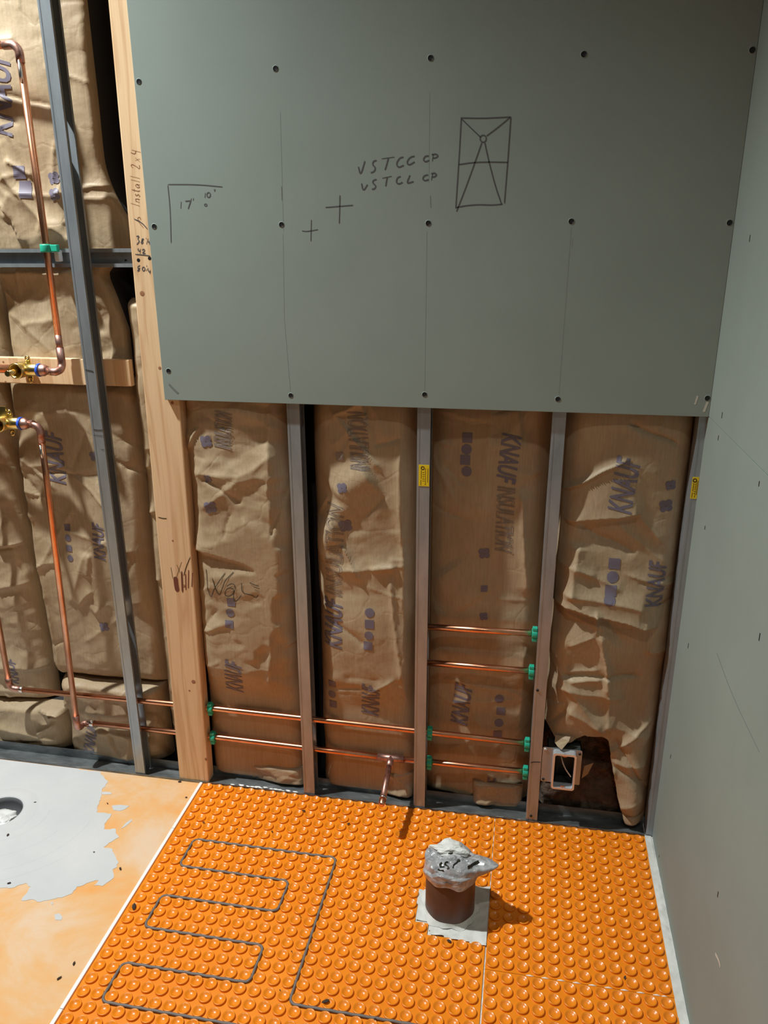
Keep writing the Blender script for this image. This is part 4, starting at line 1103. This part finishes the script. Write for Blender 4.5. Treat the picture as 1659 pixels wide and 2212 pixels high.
# crumpled bag stuffed in the pipe
bg = thing('plastic_bag', (PC[0], PC[1], .09), 'crumpled clear plastic bag with black print stuffed over the waste pipe', 'bag')
V, F = [], []
NA, NR = 110, 46
for i in range(NR):
    t = i / (NR - 1)
    for k in range(NA):
        a = 2 * math.pi * k / NA
        if t < .45:
            q = t / .45; r = .0585 + .004 * math.sin(math.pi * q); z = .107 + .032 * q
        else:
            q = (t - .45) / .55; r = .0585 * math.cos(q * math.pi / 2) ** .8 if q < 1 else 0.0; z = .139 + .012 * math.sin(q * math.pi / 2)
        x, y = math.cos(a), math.sin(a)
        rag = .005 * math.sin(3 * a + .4) + .003 * math.sin(7 * a)
        z += rag * (1 - t) * (1 if t < .3 else 0)
        da = (a + math.pi + .05) % (2 * math.pi) - math.pi
        sp = math.exp(-(da / .30) ** 2) * math.exp(-((z - .136) / .012) ** 2) * min(1, r / .03)
        r2 = r + .046 * sp
        px, py, pz = r2 * x, r2 * y, z + .010 * sp
        n1 = float(crumple(np.array(px + 3 + pz), np.array(py + pz * 2), 5, .022)); n2 = float(crumple(np.array(px + pz), np.array(py - pz), 6, .010))
        amp = .3 + .7 * t
        px += x * (n1 * .012 + n2 * .004) * amp; py += y * (n1 * .012 + n2 * .004) * amp; pz += (n1 * .018 + n2 * .006) * amp
        V.append((PC[0] + px, PC[1] + py, pz))
for i in range(NR - 1):
    for k in range(NA): j = (k + 1) % NA; F.append((i * NA + k, i * NA + j, (i + 1) * NA + j, (i + 1) * NA + k))
o = link_mesh('bag_film', V, F, M['bag'], smooth=False); keep(o, bg)
from mathutils.bvhtree import BVHTree
tree = BVHTree.FromPolygons([Vector(v) for v in V], F)
PV, PF = [], []
for wdt, pl in [(.0058, [(525, 378), (492, 370), (482, 408), (515, 420), (522, 455)]), (.005, [(445, 378), (415, 400), (432, 440), (478, 432)]), (.005, [(388, 462), (420, 482), (468, 480)]),
                (.005, [(500, 272), (545, 262), (592, 262)]), (.007, [(492, 292), (468, 340)]), (.007, [(645, 328), (660, 362), (600, 405), (578, 445)]), (.006, [(580, 455), (604, 505)]),
                (.006, [(640, 432), (692, 400)]), (.011, [(688, 448), (704, 485)]), (.0115, [(775, 452), (850, 405), (922, 372)]), (.0085, [(898, 325), (942, 298)]), (.005, [(955, 365), (992, 372)]),
                (.006, [(705, 332), (745, 318)]), (.005, [(775, 308), (808, 305)]), (.005, [(630, 500), (655, 518)]), (.006, [(345, 218), (395, 208)])]:
    P3 = []
    q = smooth_path([(a, c, 0) for a, c in pl], 2)
    for a, c, _ in q:
        d = RM @ np.array([(880 + a / 5.925 - IW / 2) / FPX, 1.0, -(1800 + c / 5.925 - IH / 2) / FPX])
        h = tree.ray_cast(Vector(CP), Vector(d).normalized())
        if h[0] is not None: P3.append(h[0] - Vector(d).normalized() * .0022)
    if len(P3) > 2:
        v, f = ribbon_mesh('x', P3, wdt, tuple(-Vector(f_)), None, taper=False); k = len(PV); PV += v; PF += [tuple(i_ + k for i_ in qq) for qq in f]
keep(link_mesh('black_print', PV, PF, M['ink']), bg)
bm = bmesh.new(); bmesh.ops.create_icosphere(bm, subdivisions=4, radius=1)
for v in bm.verts:
    q = v.co.copy(); n1 = float(crumple(np.array(q.x * .05 + q.z * .03), np.array(q.y * .05), 15, .03)); n2 = float(crumple(np.array(q.x * .05), np.array(q.y * .05 + q.z * .05), 16, .013))
    s_ = 1 + .5 * n1 + .25 * n2
    v.co = (PC[0] - .006 + q.x * .040 * s_, PC[1] + .022 + q.y * .022 * s_, .150 + q.z * .014 * s_)
keep(from_bm('white_crumple', bm, M['whitefoam'], smooth=False), bg)

# ------------------------------------------------------------------ shower floor
def filled(name, loops, z, thick, mt, label=None, cat=None, parent=None, dip=None):
    cu = bpy.data.curves.new(name, 'CURVE'); cu.dimensions = '2D'; cu.fill_mode = 'BOTH'; cu.extrude = thick / 2
    for lp in loops:
        sp = cu.splines.new('POLY'); sp.points.add(len(lp) - 1)
        for q, p in zip(sp.points, lp): q.co = (p[0], p[1], 0, 1)
        sp.use_cyclic_u = True
    to = bpy.data.objects.new('t', cu); COL.objects.link(to)
    dg = bpy.context.evaluated_depsgraph_get(); dg.update()
    me = bpy.data.meshes.new_from_object(to.evaluated_get(dg)); bpy.data.objects.remove(to)
    for v in me.vertices: v.co.z += z - thick / 2
    me.name = name; me.materials.clear(); me.materials.append(mt)
    o = bpy.data.objects.new(name, me); COL.objects.link(o)
    if label: tag(o, label, cat)
    if parent: keep(o, parent)
    return o
DC = np.array([-1.730, -.2135]); DR = .060
circ = [(DC[0] + DR * math.cos(a), DC[1] + DR * math.sin(a)) for a in np.linspace(0, 2 * math.pi, 33)[:-1]]
circ2 = [(DC[0] + (DR + .004) * math.cos(a), DC[1] + (DR + .004) * math.sin(a)) for a in np.linspace(0, 2 * math.pi, 33)[:-1]]
mb = filled('shower_membrane', [[(-2.9, -2.5), (XS - .0045, -2.5), (XS - .0045, -.0035), (-2.9, -.0035)], circ2], .0012, .074, M['membrane'],
            'pale orange waterproof membrane covering the shower floor', 'membrane')
crop = [(0, 138), (300, 163), (560, 203), (640, 228), (780, 240), (785, 252), (815, 290), (845, 320), (820, 360), (795, 382), (790, 440), (760, 520), (755, 560), (815, 562), (870, 568), (850, 610), (815, 650),
        (812, 690), (860, 692), (905, 688), (910, 730), (930, 755), (870, 790), (810, 830), (880, 848), (900, 900), (922, 940), (915, 985), (880, 1005), (888, 1040), (888, 1070), (850, 1100),
        (800, 1135), (735, 1132), (770, 1090), (700, 1105), (600, 1140), (560, 1195), (480, 1225), (400, 1240), (340, 1250), (290, 1258), (250, 1238), (165, 1248), (200, 1200),
        (240, 1140), (200, 1112), (90, 1150), (0, 1150)]
out = [at(a / 3.615, 1600 + c / 3.615, 2, .002) for a, c in crop]
rough = []
for a, c in zip(out[:-1], out[1:]):
    n = max(1, int(np.linalg.norm(c - a) / .006))
    for k in range(n):
        p = a + (c - a) * k / n
        j = .0022 if k else 0
        rough.append((p[0] + rnd.uniform(-j, j), min(p[1] + rnd.uniform(-j, j), -.005)))
rough.append((out[-1][0], out[-1][1]))
rough += [(-2.1, -.55), (-2.3, -.45), (-2.35, -.2), (-2.3, -.006)]
tp = filled('thinset_skim', [rough, circ], .0020, .0008, M['thinset'], 'grey thinset skim coat spread around the shower drain', 'thinset')
for bl in ([(790, 400), (830, 398), (872, 405), (868, 418), (800, 420)], [(872, 505), (940, 500), (1010, 508), (975, 535), (935, 548), (885, 540)],
           [(1025, 612), (1030, 625), (985, 665), (945, 688), (985, 640)], [(425, 1355), (465, 1348), (488, 1380), (478, 1400), (432, 1398)], [(398, 1258), (415, 1262), (412, 1280), (400, 1276)]):
    pl = [at(a / 3.615, 1600 + c / 3.615, 2, .002) for a, c in bl]
    filled('thinset_spot', [[(p[0], p[1]) for p in pl]], .0019, .0006, M['thinset'], parent=tp)
# curved trowel ridges in the skim coat
for rad, a0, a1 in [(.135, -100, 20), (.20, -95, -10), (.30, -80, -20), (.26, -60, 5)]:
    pts = [(DC[0] + rad * 1.0 * math.cos(math.radians(a)), DC[1] + rad * .85 * math.sin(math.radians(a)), -.0012) for a in np.linspace(a0, a1, 26)]
    pts = [p for p in pts if p[1] < -.02]
    o = tube('trowel_ridge', pts, [.0030] + [.0038] * (len(pts) - 2) + [.0030], M['thinset'], tp, 6)
dr = thing('shower_drain', (DC[0], DC[1], -.07), 'round shower drain opening in the grey thinset', 'drain')
lathe('drain_throat', [(DR + .012, .0024), (DR + .004, .0042), (DR - .001, .0032), (DR - .003, -.01), (DR - .004, -.05), (.0001, -.052)], (DC[0], DC[1], 0), M['drain_dark'], dr, 36)
lathe('thinset_lip', [(DR + .040, .0021), (DR + .022, .0050), (DR + .006, .0058), (DR - .0005, .0040), (DR - .0015, .0)], (DC[0], DC[1], 0), M['thinset'], dr, 36)
bm = bmesh.new(); bmesh.ops.create_icosphere(bm, subdivisions=4, radius=1)
for v in bm.verts:
    q = v.co.copy(); n1 = float(crumple(np.array(q.x * .05 + q.z * .03), np.array(q.y * .05), 25, .034)); n2 = float(crumple(np.array(q.x * .05), np.array(q.y * .05 + q.z * .05), 26, .014))
    s_ = 1 + .5 * n1 + .2 * n2
    v.co = (DC[0] + .010 + q.x * .043 * s_, DC[1] - .016 + q.y * .040 * s_, -.006 + q.z * .018 * s_)
o = from_bm('drain_bag', bm, M['drainbag'], smooth=False); tag(o, 'crumpled white plastic bag stuffed in the shower drain', 'bag')

# white edging strip between shower floor and mat
es = thing('edge_strip', (XS, -.5, 0), 'thin white strip dividing the shower floor from the orange mat', 'strip')
yj = [-.0035, at(375, 1790, 2, .004)[1], at(133, 2180, 2, .004)[1], -2.3]
for a, c in zip(yj[:-1], yj[1:]):
    box('strip_length', (XS - .0042, c + .0007, -.0012), (XS + .0042, a - .0004, .0058), M['strip'], es, .0012)
